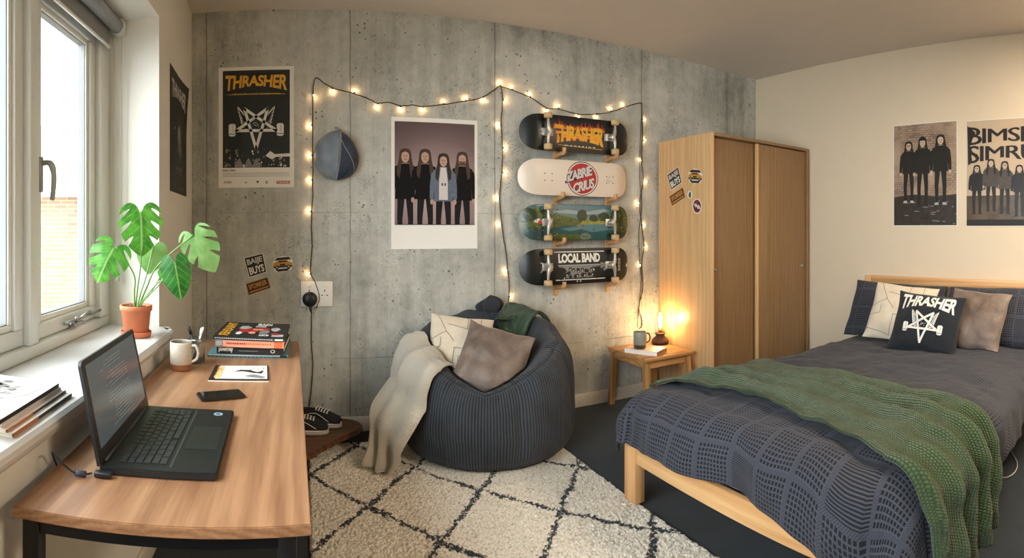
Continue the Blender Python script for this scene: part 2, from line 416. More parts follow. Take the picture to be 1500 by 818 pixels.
# window: outer frame, mullions, two opening sashes in view and one behind the camera
win = link(bpy.data.objects.new('window_1', None)); win.location = (-0.95, 1, 0.845); struct(win)
b = MB(); XF = -0.90
b.box((-1.0, -0.5, 0.845), (XF, 2.45, 0.890), bevel=0.006); b.box((-1.0, -0.5, 2.20), (XF, 2.45, 2.28), bevel=0.006)
b.box((-1.0, 2.332, 0.890), (XF, 2.45, 2.20), bevel=0.006); b.box((-1.0, -0.5, 0.890), (XF, -0.43, 2.20), bevel=0.006)
for y in (0.62, 1.66): b.box((-1.0, y, 0.890), (XF, y+0.07, 2.20), bevel=0.006)
b.box((-1.06, -0.5, 0.845), (-1.0, 2.45, 0.87)); 
b.build('window_frame', M_upvc, win)
def sash(y0, y1):
    z0, z1 = 0.892, 2.198; w = 0.058; x0, x1 = -0.985, -0.925
    s = MB()
    for a, c in (((x0, y0, z0), (x1, y1, z0+w)), ((x0, y0, z1-w), (x1, y1, z1)), ((x0, y0, z0+w), (x1, y0+w, z1-w)), ((x0, y1-w, z0+w), (x1, y1, z1-w))): s.box(a, c, bevel=0.005)
    o = s.build('window_sash', M_upvc, win)
    s = MB(); w2 = w+0.022
    for a, c in (((x0+.005, y0+w, z0+w), (x1-.012, y1-w, z0+w2)), ((x0+.005, y0+w, z1-w2), (x1-.012, y1-w, z1-w)), ((x0+.005, y0+w, z0+w2), (x1-.012, y0+w2, z1-w2)), ((x0+.005, y1-w2, z0+w2), (x1-.012, y1-w, z1-w2))): s.box(a, c, bevel=0.004)
    s.build('glazing_bead', M_bead, o)
    s = MB(); g = 0.003; w3 = w2+0.004
    for a, c in (((x0+.01, y0+w2, z0+w2), (x1-.02, y1-w2, z0+w3)), ((x0+.01, y0+w2, z1-w3), (x1-.02, y1-w2, z1-w2)), ((x0+.01, y0+w2, z0+w3), (x1-.02, y0+w3, z1-w3)), ((x0+.01, y1-w3, z0+w3), (x1-.02, y1-w2, z1-w3))): s.box(a, c)
    s.build('gasket', M_gask, o)
    s = MB(); s.box((-0.966, y0+w2, z0+w2), (-0.962, y1-w2, z1-w2)); s.build('window_glass', M_pane, o)
    return o
s1 = sash(1.735, 2.328); s2 = sash(0.695, 1.655); s3 = sash(-0.425, 0.615)
M_steel = plain('satin_steel', C(150, 152, 150), 0.3, 0.9)
M_dsteel = plain('grey_handle_metal', C(150, 153, 150), 0.35, 0.4)
b = MB(); yh = 1.775
b.box((-0.925, yh-0.012, 1.43), (-0.913, yh+0.012, 1.56), bevel=0.005)
b.tube(smooth_path([(-0.915, yh, 1.535), (-0.890, yh, 1.537), (-0.876, yh+0.004, 1.525), (-0.870, yh+0.008, 1.49), (-0.873, yh+0.010, 1.44), (-0.877, yh+0.008, 1.40)], 6), [0.010]*8+[0.011]*8+[0.009]*14+[0.007], seg=10)
b.build('window_handle', M_dsteel, s1)
b = MB()
b.tube([(-0.905, 1.95, 0.925), (-0.885, 2.10, 0.93), (-0.89, 2.30, 0.932)], 0.006); b.box((-0.915, 2.00, 0.905), (-0.88, 2.09, 0.918), bevel=0.004)
b.tube([(-0.895, 2.04, 0.918), (-0.893, 2.04, 0.938)], 0.006); b.tube([(-0.9, 2.10, 0.925), (-0.885, 2.16, 0.945), (-0.88, 2.20, 0.935)], 0.007)
b.build('window_stay', M_steel, s1)

# ------------------------------------------------------------------ outside: the pale brick house across the way
def bricks():
    m, g = newm('pale_brick'); v = g.coord(); x, y, z = g.sep(v)
    t = g.n('ShaderNodeTexBrick'); g.l(g.comb(x, z), t.inputs[0])
    t.inputs['Color1'].default_value = C(190, 152, 122); t.inputs['Color2'].default_value = C(168, 130, 104); t.inputs['Mortar'].default_value = C(226, 216, 200)
    t.inputs['Scale'].default_value = 4.5; t.inputs['Mortar Size'].default_value = 0.02; t.inputs['Brick Width'].default_value = 0.95; t.inputs['Row Height'].default_value = 0.32
    g.fin(t.outputs['Color'], 0.9); return m
def rooftile():
    m, g = newm('grey_roof_tiles'); v = g.coord(); x, y, z = g.sep(v)
    w = g.m('FRACT', g.m('MULTIPLY', z, 6.5)); k = g.ramp(w, 0.0, 0.2, 0.55, 1.0)
    n = g.ramp(g.noise(g.coord(scale=(5, 5, 14)), 1, 2), 0.3, 0.7, 0.85, 1.05)
    kk = g.m('MULTIPLY', k, n); g.fin(g.mul(C(128, 124, 118), g.comb(kk, kk, kk)), 0.9); return m
M_brick = bricks(); M_tile = rooftile()
hs = link(bpy.data.objects.new('brick_house', None)); hd = Vector((math.sin(-0.50), math.cos(-0.50), 0)); hc = hd*9.0
hs.location = (hc.x, hc.y, -3.0); hs.rotation_euler = (0, 0, 0.50)
props(hs, 'pale brick house with a grey tiled roof, seen through the window', 'house')
def hpart(name, fn, m):
    q = MB(); fn(q); me = bpy.data.meshes.new(name); q.bm.to_mesh(me); q.bm.free(); me.materials.append(m)
    o = link(bpy.data.objects.new(name, me)); o.parent = hs; return o
hpart('wall', lambda q: q.box((-4.5, 0, 0), (4.5, 6, 4.9)), M_brick)
hpart('roof', lambda q: q.merge((lambda t: (t, [t.faces.new([t.verts.new(p) for p in pp]) for pp in (
    [(-4.8, -0.25, 4.85), (4.8, -0.25, 4.85), (4.3, 3.0, 6.55), (-4.3, 3.0, 6.55)], [(-4.8, 6.25, 4.85), (-4.3, 3, 6.55), (4.3, 3, 6.55), (4.8, 6.25, 4.85)],
    [(-4.8, -0.25, 4.85), (-4.3, 3, 6.55), (-4.8, 6.25, 4.85)], [(4.8, -0.25, 4.85), (4.8, 6.25, 4.85), (4.3, 3, 6.55)], [(-4.8, -0.25, 4.85), (-4.8, 6.25, 4.85), (4.8, 6.25, 4.85), (4.8, -0.25, 4.85)])])[0])(bmesh.new())), M_tile)
hpart('gutter', lambda q: q.tube([(-4.8, -0.3, 4.86), (4.8, -0.3, 4.86)], 0.06), plain('gutter_plastic', C(225, 222, 215), 0.5))
b = MB(); b.box((-30, -5, -3.2), (-1.25, 40, -3.0)); q = b.build('exterior_ground', plain('pale_paving', C(190, 186, 178), 0.9)); struct(q)
# ------------------------------------------------------------------ furniture materials
M_desk = wood('desk_wood', C(132, 93, 66), C(176, 134, 100), axis=1, scale=1.6, rough=0.34, ring=1.6)
M_deskedge = wood('desk_edge_wood', C(112, 76, 50), C(150, 106, 72), axis=0, rough=0.45)
M_bmetal = plain('black_metal', C(26, 27, 30), 0.4, 0.3)
M_black = plain('black_plastic', C(27, 29, 32), 0.42)
M_key = plain('key_plastic', C(52, 56, 58), 0.5)
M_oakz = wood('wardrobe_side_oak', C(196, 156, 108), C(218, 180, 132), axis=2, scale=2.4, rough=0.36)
M_oakd = wood('wardrobe_oak_shaded', C(120, 93, 62), C(148, 117, 81), axis=2, scale=2.6, rough=0.42)  # wardrobe oak darkened, the shade on the doors is in the colour
M_pine_y = wood('bed_pine_along_y', C(196, 142, 88), C(232, 188, 134), axis=1, scale=0.9, rough=0.45, ring=1.6)
M_pine_x = wood('bed_pine_along_x', C(196, 142, 88), C(232, 188, 134), axis=0, scale=0.9, rough=0.45)
M_pine_z = wood('bed_pine_along_z', C(196, 142, 88), C(230, 184, 130), axis=2, scale=0.9, rough=0.45)
M_table = wood('side_table_wood', C(150, 104, 60), C(202, 154, 98), axis=0, rough=0.42)
M_tablez = wood('side_table_leg_wood', C(138, 96, 56), C(188, 142, 90), axis=2, rough=0.45)
M_paper = plain('paper_white', C(236, 234, 228), 0.6, var=0.01)
M_pages = plain('page_block', C(222, 214, 198), 0.9, var=0.04)
M_ink = plain('ink_black', C(24, 25, 25), 0.5, var=0.0)
M_inkg = plain('ink_dark_green_black', C(26, 34, 32), 0.45, var=0.02)
M_wht = plain('print_white', C(226, 226, 220), 0.55, var=0.02)
M_yel = plain('print_yellow', C(226, 168, 44), 0.55, var=0.10, vs=60)
M_gry = plain('print_grey', C(130, 130, 128), 0.6, var=0.15, vs=60)
M_lgry = plain('print_light_grey', C(178, 178, 174), 0.6, var=0.05)
M_red = plain('print_red', C(176, 34, 34), 0.5, var=0.03)
M_org = plain('print_orange', C(214, 110, 60), 0.55, var=0.08, vs=40)

# ------------------------------------------------------------------ desk
t = thing('desk', 'wood-topped desk with a black metal frame under the window', 'desk', (-0.28, 1.85, 0))
b = MB(); b.prism([(-0.556, 0.950), (0.016, 1.034), (-0.018, 2.72), (-0.590, 2.72)], 0.717, 0.7395, bevel=0.002)
b.build('desktop', M_desk, t)
for x, y in ((-0.525, 0.985), (-0.030, 1.060), (-0.055, 2.66), (-0.55, 2.66)):
    b = MB(); b.box((x-0.018, y-0.018, 0), (x+0.018, y+0.018, 0.717), bevel=0.002); b.build('leg', M_bmetal, t)
b = MB(); b.tube
def bar(b, p, q, w, h, mi=0):
    p, q = Vector(p), Vector(q); d = (q-p); L = d.length; d.normalize(); s = d.cross(Vector((0, 0, 1))).normalized(); u = s.cross(d)
    Mx = Matrix((( d.x, s.x, u.x, (p.x+q.x)/2), (d.y, s.y, u.y, (p.y+q.y)/2), (d.z, s.z, u.z, (p.z+q.z)/2), (0, 0, 0, 1)))
    b.box((-L/2, -w/2, -h/2), (L/2, w/2, h/2), mi, 0.0015, Mx)
bar(b, (-0.525, 0.985, 0.702), (-0.03, 1.06, 0.702), 0.03, 0.028); bar(b, (-0.55, 2.66, 0.702), (-0.055, 2.66, 0.702), 0.03, 0.028)
bar(b, (-0.525, 0.985, 0.702), (-0.55, 2.66, 0.702), 0.03, 0.028); bar(b, (-0.03, 1.06, 0.702), (-0.055, 2.66, 0.702), 0.03, 0.028)
bar(b, (-0.55, 2.66, 0.12), (-0.055, 2.66, 0.12), 0.025, 0.025)
b.build('frame', M_bmetal, t)
b = MB(); bar(b, (-0.25, 2.63, 0.45), (-0.06, 2.63, 0.45), 0.012, 0.40); b.build('modesty_panel', M_bmetal, t)
ZD = 0.7395

# ------------------------------------------------------------------ laptop
pn = [Vector((-0.452, 1.158, 0)), Vector((-0.468, 1.606, 0)), Vector((-0.203, 1.616, 0)), Vector((-0.187, 1.190, 0))]
t = thing('laptop', 'open black laptop on the desk showing a page of text', 'laptop', (-0.33, 1.39, ZD))
def quadfn(P, z):
    return lambda u, v, h=0.0: (P[0]*(1-u)*(1-v)+P[1]*u*(1-v)+P[2]*u*v+P[3]*(1-u)*v)+Vector((0, 0, z+h))
lf = quadfn(pn, ZD+0.003)
def rq(f, u0, v0, u1, v1, n=5, ru=0.02, rv=0.035):
    out = []
    for cu, cv, a0 in ((u1-ru, v1-rv, 0), (u0+ru, v1-rv, PI/2), (u0+ru, v0+rv, PI), (u1-ru, v0+rv, 1.5*PI)):
        for i in range(n): a = a0+PI/2*i/(n-1); out.append(f(cu+ru*math.cos(a), cv+rv*math.sin(a)))
    return [(p.x, p.y) for p in out]
b = MB(); b.prism(rq(lf, 0, 0, 1, 1), ZD+0.002, ZD+0.019, bevel=0.003)
for u, v in ((0.06, 0.08), (0.94, 0.08), (0.06, 0.92), (0.94, 0.92)): b.lathe([(0.008, 0), (0.008, 0.004)], lf(u, v, -0.003), seg=10)
b.build('base', M_black, t)
b = MB()
rows = [(14, 0.0), (14, 0.5), (13, 0.0), (12, 0.3), (11, 0.0), (8, 0.0)]
u0, u1, v0, v1 = 0.07, 0.93, 0.14, 0.56
for j, (n, sh) in enumerate(rows):
    va = v0+(v1-v0)*j/6.0; vb = va+(v1-v0)/6.0*0.84
    ws = [1.0]*n
    if j == 5: ws = [1.2, 1.2, 1.2, 5.2, 1.2, 1.2, 1.5, 1.5]
    elif j >= 2: ws[0] = 1.5; ws[-1] = 1.7
    tot = sum(ws); x = 0
    for w in ws:
        ua = u0+(u1-u0)*x/tot; ub = u0+(u1-u0)*(x+w*0.86)/tot; x += w
        # keyboard runs along the hinge; +u is away from the camera
        ua, ub = 1-ub, 1-ua
        b.prism([tuple(lf(a, c).xy) for a, c in ((ua, va), (ub, va), (ub, vb), (ua, vb))], ZD+0.019, ZD+0.0215, bevel=0.0006)
b.build('keyboard', M_key, t)
b = MB(); b.prism([tuple(lf(a, c).xy) for a, c in ((0.30, 0.64), (0.66, 0.64), (0.66, 0.93), (0.30, 0.93))], ZD+0.019, ZD+0.0196); b.build('touchpad', plain('touchpad_plastic', C(36, 38, 42), 0.3), t)
b = MB(); b.prism([tuple(lf(a, c).xy) for a, c in ((0.05, 0.585), (0.95, 0.585), (0.95, 0.60), (0.05, 0.60))], ZD+0.019, ZD+0.0195); b.build('speaker_strip', plain('laptop_grey_trim', C(96, 100, 104), 0.35, 0.5), t)
b = MB(); c = lf(0.90, 0.84, 0.0164); b.lathe([(0.013, 0), (0.013, 0.0004)], c, seg=20); b.lathe([(0.007, 0.0004), (0.007, 0.0007)], c, seg=16, mi=1)
b.build('badge_sticker', [plain('badge_blue_white', C(170, 190, 205), 0.4), plain('badge_blue', C(40, 90, 150), 0.4)], t)
# lid
H0 = pn[0]+Vector((0.004, 0, ZD+0.019)); H1 = pn[1]+Vector((0.004, 0, ZD+0.019))
UPV = Vector((-0.050, 0, 0.232))
lid_u = (H1-H0).normalized(); lid_n = lid_u.cross(UPV).normalized()
if lid_n.x < 0: lid_n = -lid_n
def lidp(u, v, h=0.0): return H0+(H1-H0)*u+UPV*v+lid_n*h
b = MB(); tb = bmesh.new(); oc = []
for cu, cv, a0 in ((0.96, 0.95, 0), (0.04, 0.95, PI/2), (0.0, 0.0, None), (1.0, 0.0, None)):
    if a0 is None: oc.append((cu, cv)); continue
    for i in range(6): a = a0+PI/2*i/5; oc.append((cu+0.04*math.cos(a), cv+0.05*math.sin(a)))
fr = [tb.verts.new(lidp(u, v, 0.0)) for u, v in oc]; bk = [tb.verts.new(lidp(u, v, -0.008)) for u, v in oc]
tb.faces.new(fr); tb.faces.new(bk[::-1])
for i in range(len(oc)): tb.faces.new((fr[i-1], fr[i], bk[i], bk[i-1]))
b.merge(tb); lid = b.build('lid', M_black, t, fix=True)
M_scr, g = newm('laptop_screen'); g.fin(C(58, 64, 66), 0.16); g.b.inputs['Emission Color'].default_value = C(120, 132, 134); g.b.inputs['Emission Strength'].default_value = 0.22
M_scrt, g = newm('laptop_screen_text'); g.fin(C(90, 96, 98), 0.16); g.b.inputs['Emission Color'].default_value = C(190, 200, 200); g.b.inputs['Emission Strength'].default_value = 0.2
b = MB(); b.face([lidp(u, v, 0.0006) for u, v in ((0.05, 0.13), (0.96, 0.13), (0.96, 0.94), (0.05, 0.94))])
rr = random.Random(3)
for i in range(20):
    v = 0.86-i*0.035
    if i in (3, 9): continue
    a = 0.60 if i < 3 else 0.42
    x = 1-a
    u = 0.62 if i < 3 else 0.70
    xe = u-rr.uniform(0.25, 0.40)
    x = u
    while x > xe:
        w = rr.uniform(0.015, 0.05); b.face([lidp(q, w2, 0.0012) for q, w2 in ((x-w, v), (x, v), (x, v+0.010), (x-w, v+0.010))], 1); x -= w+0.010
b.build('screen', [M_scr, M_scrt], lid)
b = MB(); b.tube([lidp(0.06, 0.0, -0.002), lidp(0.94, 0.0, -0.002)], 0.007, seg=10); b.build('hinge', M_black, t)

# power lead
t = thing('power_cable', 'thin black charging cable curling off the desk into the laptop side', 'cable', (-0.50, 1.10, ZD))
b = MB(); pth = smooth_path([(-0.574, 1.20, 0.715), (-0.570, 1.16, 0.765), (-0.548, 1.125, 0.782), (-0.515, 1.115, 0.765), (-0.488, 1.125, 0.7475), (-0.462, 1.142, 0.7475)], 8)
b.tube(pth, 0.0022, seg=8); b.build('lead', M_black, t)
b = MB(); b.tube([pth[30], pth[36]], 0.007, seg=12); b.build('ferrite_bead', plain('blue_grey_plastic', C(58, 68, 84), 0.5), t)
b = MB(); b.box((-0.020, -0.009, 0), (0.02, 0.009, 0.012), bevel=0.003, M=Matrix.Translation((-0.436, 1.146, ZD+0.002)) @ Matrix.Rotation(0.1, 4, 'Z')); b.build('connector', M_black, t)

# phone
def rrect(w, h, r, n=6):
    out = []
    for cx, cy, a0 in ((w/2-r, h/2-r, 0), (-w/2+r, h/2-r, PI/2), (-w/2+r, -h/2+r, PI), (w/2-r, -h/2+r, 1.5*PI)):
        for i in range(n): a = a0+PI/2*i/(n-1); out.append((cx+r*math.cos(a), cy+r*math.sin(a)))
    return out
Mp = Matrix.Translation((-0.270, 1.797, ZD)) @ Matrix.Rotation(math.radians(24), 4, 'Z')
t = thing('smartphone', 'black smartphone lying face up on the desk behind the laptop', 'phone', (-0.27, 1.797, ZD))
b = MB(); b.prism(rrect(0.152, 0.085, 0.012), 0.0005, 0.009, M=Mp, bevel=0.002); b.build('case', plain('phone_metal', C(70, 66, 62), 0.3, 0.8), t)
b = MB(); b.prism(rrect(0.147, 0.080, 0.010), 0.009, 0.0094, M=Mp); b.build('screen', plain('phone_glass', C(12, 16, 18), 0.08), t)

# ------------------------------------------------------------------ magazine, books
def slabfn(P):
    """P: front-left, front-right, back-right, back-left ground points"""
    return lambda u, v: P[0]*(1-u)*(1-v)+P[1]*u*(1-v)+P[2]*u*v+P[3]*(1-u)*v
def masthead(A, x0, y0, x1, y1, col, body, layer=2, sag=0.35):
    def wp(u, v):
        k = abs(2*u-1)**1.6
        return u, (0.30+0.0*v-0.30*k)*(1-v)+v*(1.0-0.10*(1-k)+0.06*(1-abs(2*u-1)))
    A.text(body, x0, y0, x1, y1, col, layer, bold=0.035, shear=0.12, warp=wp, spacing=0.95)
t = thing('magazine', 'thin skate magazine with black and white cover lying flat on the desk', 'magazine', (-0.24, 2.09, ZD))
P = [Vector(p) for p in ((-0.344, 1.970, ZD), (-0.123, 1.987, ZD), (-0.139, 2.213, ZD), (-0.351, 2.190, ZD))]; f = slabfn(P)
b = MB(); b.prism([tuple(p.xy) for p in P], ZD+0.0003, ZD+0.005); b.build('pages', M_pages, t)
A = Art(); A.rectp(0, 0, 1, 1, M_ink, 0); A.rectp(0.10, 0.10, 0.975, 0.97, M_wht, 1)
A.text('THRASHER', 0.0, 0.0, 1.0, 1.0, M_yel, 2, 0.03, warp=lambda u, v: (0.20-v*0.13-0.0, 0.12+0.80*(1-u)) )
A.poly([(0.38, 0.55), (0.5, 0.68), (0.66, 0.66), (0.80, 0.52), (0.92, 0.62), (0.88, 0.42), (0.72, 0.48), (0.55, 0.58)], M_ink, 2)
A.poly([(0.58, 0.28), (0.75, 0.38), (0.95, 0.22), (0.9, 0.12), (0.7, 0.2)], M_gry, 2)
for i in range(12): A.ell(0.6+rr.random()*0.33, 0.18+rr.random()*0.65, 0.012, 0.02, M_ink, 3, 7)
A.line([(0.3, 0.3), (0.5, 0.4), (0.7, 0.34)], 0.012, M_gry, 2)
b = MB(); A.emit(b, lambda x, y, l: f(x, y)+Vector((0, 0, 0.0053+l*0.0004))); b.build('cover', A.mats, t)

def book(label, P, z, h, cov, spine_mats, deco=None, group='books stacked on the desk'):
    P = [Vector((p[0], p[1], 0)) for p in P]; f = slabfn(P); c = f(0.5, 0.5)
    t = thing('book', label, 'book', (c.x, c.y, z), group)
    b = MB(); ins = [f(0.03, 0.012), f(0.985, 0.012), f(0.985, 0.975), f(0.03, 0.975)]
    b.prism([tuple(p.xy) for p in ins], z+0.002, z+h-0.002); b.build('page_block', M_pages, t)
    b = MB(); ct = 0.002
    b.prism([tuple(p.xy) for p in P], z+0.0003, z+ct+0.0003); b.prism([tuple(p.xy) for p in P], z+h-ct, z+h)
    b.prism([tuple(f(u, v).xy) for u, v in ((0, 0), (1, 0), (1, 0.010), (0, 0.010))], z+ct, z+h-ct)
    mats = [cov]
    if deco:
        AA, BB = deco(P)
        k = len(mats)
        if AA: AA.emit(b, lambda x, y, l: f(x, y)+Vector((0, 0, z+h+0.0002+l*0.0004)), k); mats += AA.mats
        k = len(mats)
        if BB:
            e = (P[1]-P[0]); nn = Vector((e.y, -e.x, 0)).normalized()
            BB.emit(b, lambda x, y, l: P[0]+e*x+Vector((0, 0, z+y*h))+nn*(0.0002+l*0.0004), k); mats += BB.mats
    b.build('cover', mats, t); return t
M_teal = plain('book_teal', C(96, 150, 158), 0.5); M_dteal = plain('book_dark_teal', C(40, 70, 80), 0.5)
M_blk = plain('book_black', C(32, 32, 34), 0.5); M_salm = plain('book_salmon', C(232, 160, 128), 0.5, var=0.08, vs=30)
def d_teal(P):
    B = Art(); B.rectp(0.0, 0.12, 1, 0.42, M_dteal, 1); B.rectp(0.02, 0.60, 0.97, 0.78, M_wht, 1)
    for i in range(16): B.rectp(0.03+i*0.05, 0.18, 0.03+i*0.05+0.025, 0.34, M_teal, 2)
    B.rectp(0.90, 0.15, 0.985, 0.85, M_ink, 3); return None, B
def d_black(P):
    B = Art(); B.text('powrrey', 0.03, 0.20, 0.25, 0.92, M_wht, 2, 0.05)
    B.text('the road and the ramp', 0.33, 0.38, 0.62, 0.62, M_gry, 2, 0.0) if False else B.rectp(0.33, 0.45, 0.62, 0.55, M_gry, 1)
    B.ell(0.84, 0.52, 0.035, 0.26, M_wht, 2); B.ell(0.84, 0.52, 0.022, 0.15, M_ink, 3); return None, B
def d_orange(P):
    B = Art(); B.rectp(0, 0, 0.115, 1, M_gry, 1); B.rectp(0.01, 0.2, 0.10, 0.8, M_lgry, 2); B.rectp(0.115, 0.08, 1, 0.92, M_salm, 1)
    B.rectp(0.86, 0.08, 0.98, 0.92, M_org, 2)
    x = 0.17
    while x < 0.80:
        w = rr.uniform(0.010, 0.026); B.rectp(x, 0.42, x+w, 0.64, M_org if x > 0.45 else M_red, 2); x += w+0.006
    return None, B
def d_top(P):
    A_ = Art()
    A_.text('THRASHER', 0, 0, 1, 1, M_yel, 2, 0.03, warp=lambda u, v: (0.20-0.15*v, 0.06+0.88*(1-u)))
    for cx, cy, rx, ry, mm in ((0.42, 0.42, 0.16, 0.14, M_red), (0.60, 0.55, 0.18, 0.10, M_red), (0.36, 0.62, 0.10, 0.12, M_lgry), (0.68, 0.35, 0.08, 0.13, M_gry), (0.82, 0.55, 0.07, 0.14, M_lgry), (0.50, 0.30, 0.06, 0.07, M_salm), (0.56, 0.50, 0.09, 0.05, M_salm), (0.84, 0.25, 0.08, 0.07, M_red), (0.32, 0.25, 0.05, 0.10, M_wht)):
        n = 14; A_.poly([(cx+rx*math.cos(2*PI*i/n)*rr.uniform(0.7, 1.15), cy+ry*math.sin(2*PI*i/n)*rr.uniform(0.7, 1.15)) for i in range(n)], mm, 2 if rx > 0.1 else 3)
    A_.text('BAD!', 0.52, 0.78, 0.74, 0.94, M_wht, 3, 0.05); A_.text('GOES', 0.50, 0.66, 0.66, 0.76, M_wht, 4, 0.04)
    A_.text('SK8', 0.62, 0.10, 0.76, 0.20, M_wht, 4, 0.04); A_.rectp(0.80, 0.08, 0.96, 0.22, M_lgry, 3)
    B = Art(); B.rectp(0.02, 0.35, 0.84, 0.62, M_gry, 1)
    for i in range(26): B.rectp(0.03+i*0.031, 0.38, 0.03+i*0.031+0.018, 0.60, M_wht, 2)
    B.rectp(0.86, 0.2, 0.97, 0.8, M_wht, 2); return A_, B
z = ZD
book('teal large-format book at the bottom of the desk stack', [(-0.413, 2.351), (-0.063, 2.354), (-0.060, 2.70), (-0.400, 2.70)], z, 0.015, M_teal, None, d_teal); z += 0.0155
book('thick black book with white title in the desk stack, above the teal one', [(-0.372, 2.352), (-0.082, 2.345), (-0.062, 2.66), (-0.365, 2.68)], z, 0.030, M_blk, None, d_black); z += 0.0305
book('book with an orange spine in the desk stack, just under the top one', [(-0.378, 2.345), (-0.080, 2.325), (-0.068, 2.66), (-0.372, 2.69)], z, 0.034, M_blk, None, d_orange); z += 0.0345
book('skate magazine with yellow masthead on top of the book stack', [(-0.388, 2.343), (-0.074, 2.312), (-0.061, 2.674), (-0.374, 2.712)], z, 0.012, M_blk, None, d_top)

# ------------------------------------------------------------------ mug, jar, pens
M_glaze = plain('speckled_cream_glaze', C(192, 186, 172), 0.35, var=0.08, vs=120); M_terra = plain('raw_clay_band', C(158, 108, 76), 0.8)
M_glazein = plain('mug_inside', C(120, 112, 100), 0.4)
def mug(label, c, r, h, m1, m2, hand, ang, hm, group=None):
    t = thing('mug', label, 'mug', c)
    b = MB(); c = Vector(c)
    b.lathe([(r*0.80, 0.0), (r*0.93, 0.004), (r*0.95, h*0.22), (r, h*0.24), (r, h*0.96), (r*0.97, h), (r*0.92, h*0.985), (r*0.90, h*0.9), (r*0.88, h*0.12), (0.001, h*0.10)], c, mis=[1, 1, 1, 0, 0, 0, 2, 2, 2, 2])
    b.build('body', [m1, m2, M_glazein], t)
    b = MB(); d = Vector((math.cos(ang), math.sin(ang), 0))
    b.tube(smooth_path([c+d*r*0.97+Vector((0, 0, h*0.86)), c+d*r*1.40+Vector((0, 0, h*0.86)), c+d*(r*1.62)+Vector((0, 0, h*0.62)), c+d*(r*1.45)+Vector((0, 0, h*0.40)), c+d*r*0.97+Vector((0, 0, h*0.30))], 6), 0.0055, seg=10)
    b.build('handle', hm, t); return t
mug('cream stoneware mug with bare clay base beside the window, on the desk', (-0.478, 2.117, ZD), 0.0435, 0.112, M_glaze, M_terra, 1, math.radians(-5), M_glaze)
M_jar, g = newm('jar_glass'); g.fin((0.9, 0.95, 0.94, 1), 0.05); g.b.inputs['Transmission Weight'].default_value = 0.92; g.b.inputs['IOR'].default_value = 1.3
cj = Vector((-0.437, 2.235, ZD))
t = thing('glass_jar', 'clear glass jar holding pens behind the cream mug', 'jar', cj)
b = MB(); b.lathe([(0.030, 0), (0.034, 0.004), (0.034, 0.080), (0.030, 0.090), (0.0305, 0.102), (0.028, 0.102), (0.0275, 0.09), (0.031, 0.079), (0.031, 0.006), (0.001, 0.006)], cj); b.build('body', M_jar, t)
b = MB(); b.lathe([(0.0315, 0.089), (0.033, 0.091), (0.033, 0.1), (0.0315, 0.102)], cj); b.build('rim', M_steel, t)
def pen(label, a, bb_, r, m, m2):
    a, bb_ = cj+Vector(a), cj+Vector(bb_)
    t = thing('pen', label, 'pen', a); q = MB(); q.tube([a, a+(bb_-a)*0.78], r, seg=8); q.build('barrel', m, t)
    q = MB(); q.tube([a+(bb_-a)*0.78, bb_-(bb_-a)*0.03, bb_], [r*1.15, r*1.15, r*0.6], seg=8); q.build('cap', m2, t)
M_ppl = plain('pen_white', C(225, 225, 222), 0.4)
pen('white pen leaning right in the glass jar', (-0.016, -0.01, 0.008), (0.028, 0.0, 0.150), 0.0042, M_ppl, M_ppl)
pen('silver pen beside the white one in the glass jar', (-0.010, 0.004, 0.008), (0.018, 0.014, 0.145), 0.004, M_steel, M_ppl)
pen('fat black marker leaning left in the glass jar', (0.012, 0.0, 0.008), (-0.036, 0.004, 0.150), 0.0065, M_blk, M_blk)
# ------------------------------------------------------------------ wall art
def logo_star(A, cx, cy, s, m, mb_, layer=2):
    """five-pointed star of interlaced bars on a wheel-and-axle, with wings"""
    def P(x, y): return (cx+x*s, cy+y*s)
    for sg in (-1, 1):   # feathered wings
        for k in range(6):
            tx, ty = 0.80-0.035*k, 0.84-0.145*k
            A.poly([P(sg*0.26, 0.20-0.05*k), P(sg*(tx-0.10), ty-0.08), P(sg*tx, ty), P(sg*(tx-0.01), ty-0.15), P(sg*0.30, 0.06-0.05*k)], m, layer)
            A.line([P(sg*0.34, 0.17-0.05*k), P(sg*(tx-0.05), ty-0.09)], 0.022*s, mb_, layer+1)
        A.poly([P(sg*0.28, -0.02), P(sg*0.74, -0.04), P(sg*0.5, -0.10), P(sg*0.3, -0.12)], m, layer)
    top = [P(-0.50, 0.74), P(0.50, 0.74)]; bot = P(0, -0.98); L = P(-0.86, -0.20); Rr = P(0.86, -0.20)
    for a, c in ((top[0], bot), (top[1], bot), (top[0], Rr), (top[1], L), (L, Rr)):
        A.line([a, c], 0.175*s, mb_, layer+2); A.line([a, c], 0.12*s, m, layer+3)
    A.ell(cx, cy+0.06*s, 0.17*s, 0.14*s, mb_, layer+4, 9)
    for i in range(10): A.ell(cx+rr.uniform(-0.14, 0.14)*s, cy+(0.05+rr.uniform(-0.1, 0.12))*s, 0.022*s, 0.018*s, m, layer+5, 6)
    for sg in (-1, 1):
        x0 = cx+sg*0.88*s; x1 = cx+sg*1.18*s; a, c = min(x0, x1), max(x0, x1); y0, y1 = cy-0.44*s, cy+0.10*s; r_ = 0.06*s
        A.poly([(a+r_, y0), (c-r_, y0), (c, y0+r_), (c, y1-r_), (c-r_, y1), (a+r_, y1), (a, y1-r_), (a, y0+r_)], m, layer+3)
        A.line([(a+0.02*s, y0+0.10*s), (c-0.02*s, y0+0.10*s)], 0.03*s, mb_, layer+4)
        A.line([((a+c)/2+0.03*s, y0+0.2*s), ((a+c)/2+0.03*s, y1-0.05*s)], 0.02*s, M_gry, layer+4)
M_skin = plain('print_skin', C(184, 148, 128), 0.6); M_hair = plain('print_brown_hair', C(62, 44, 36), 0.6, var=0.2, vs=90); M_hair2 = plain('print_dark_hair', C(34, 26, 24), 0.6, var=0.1)
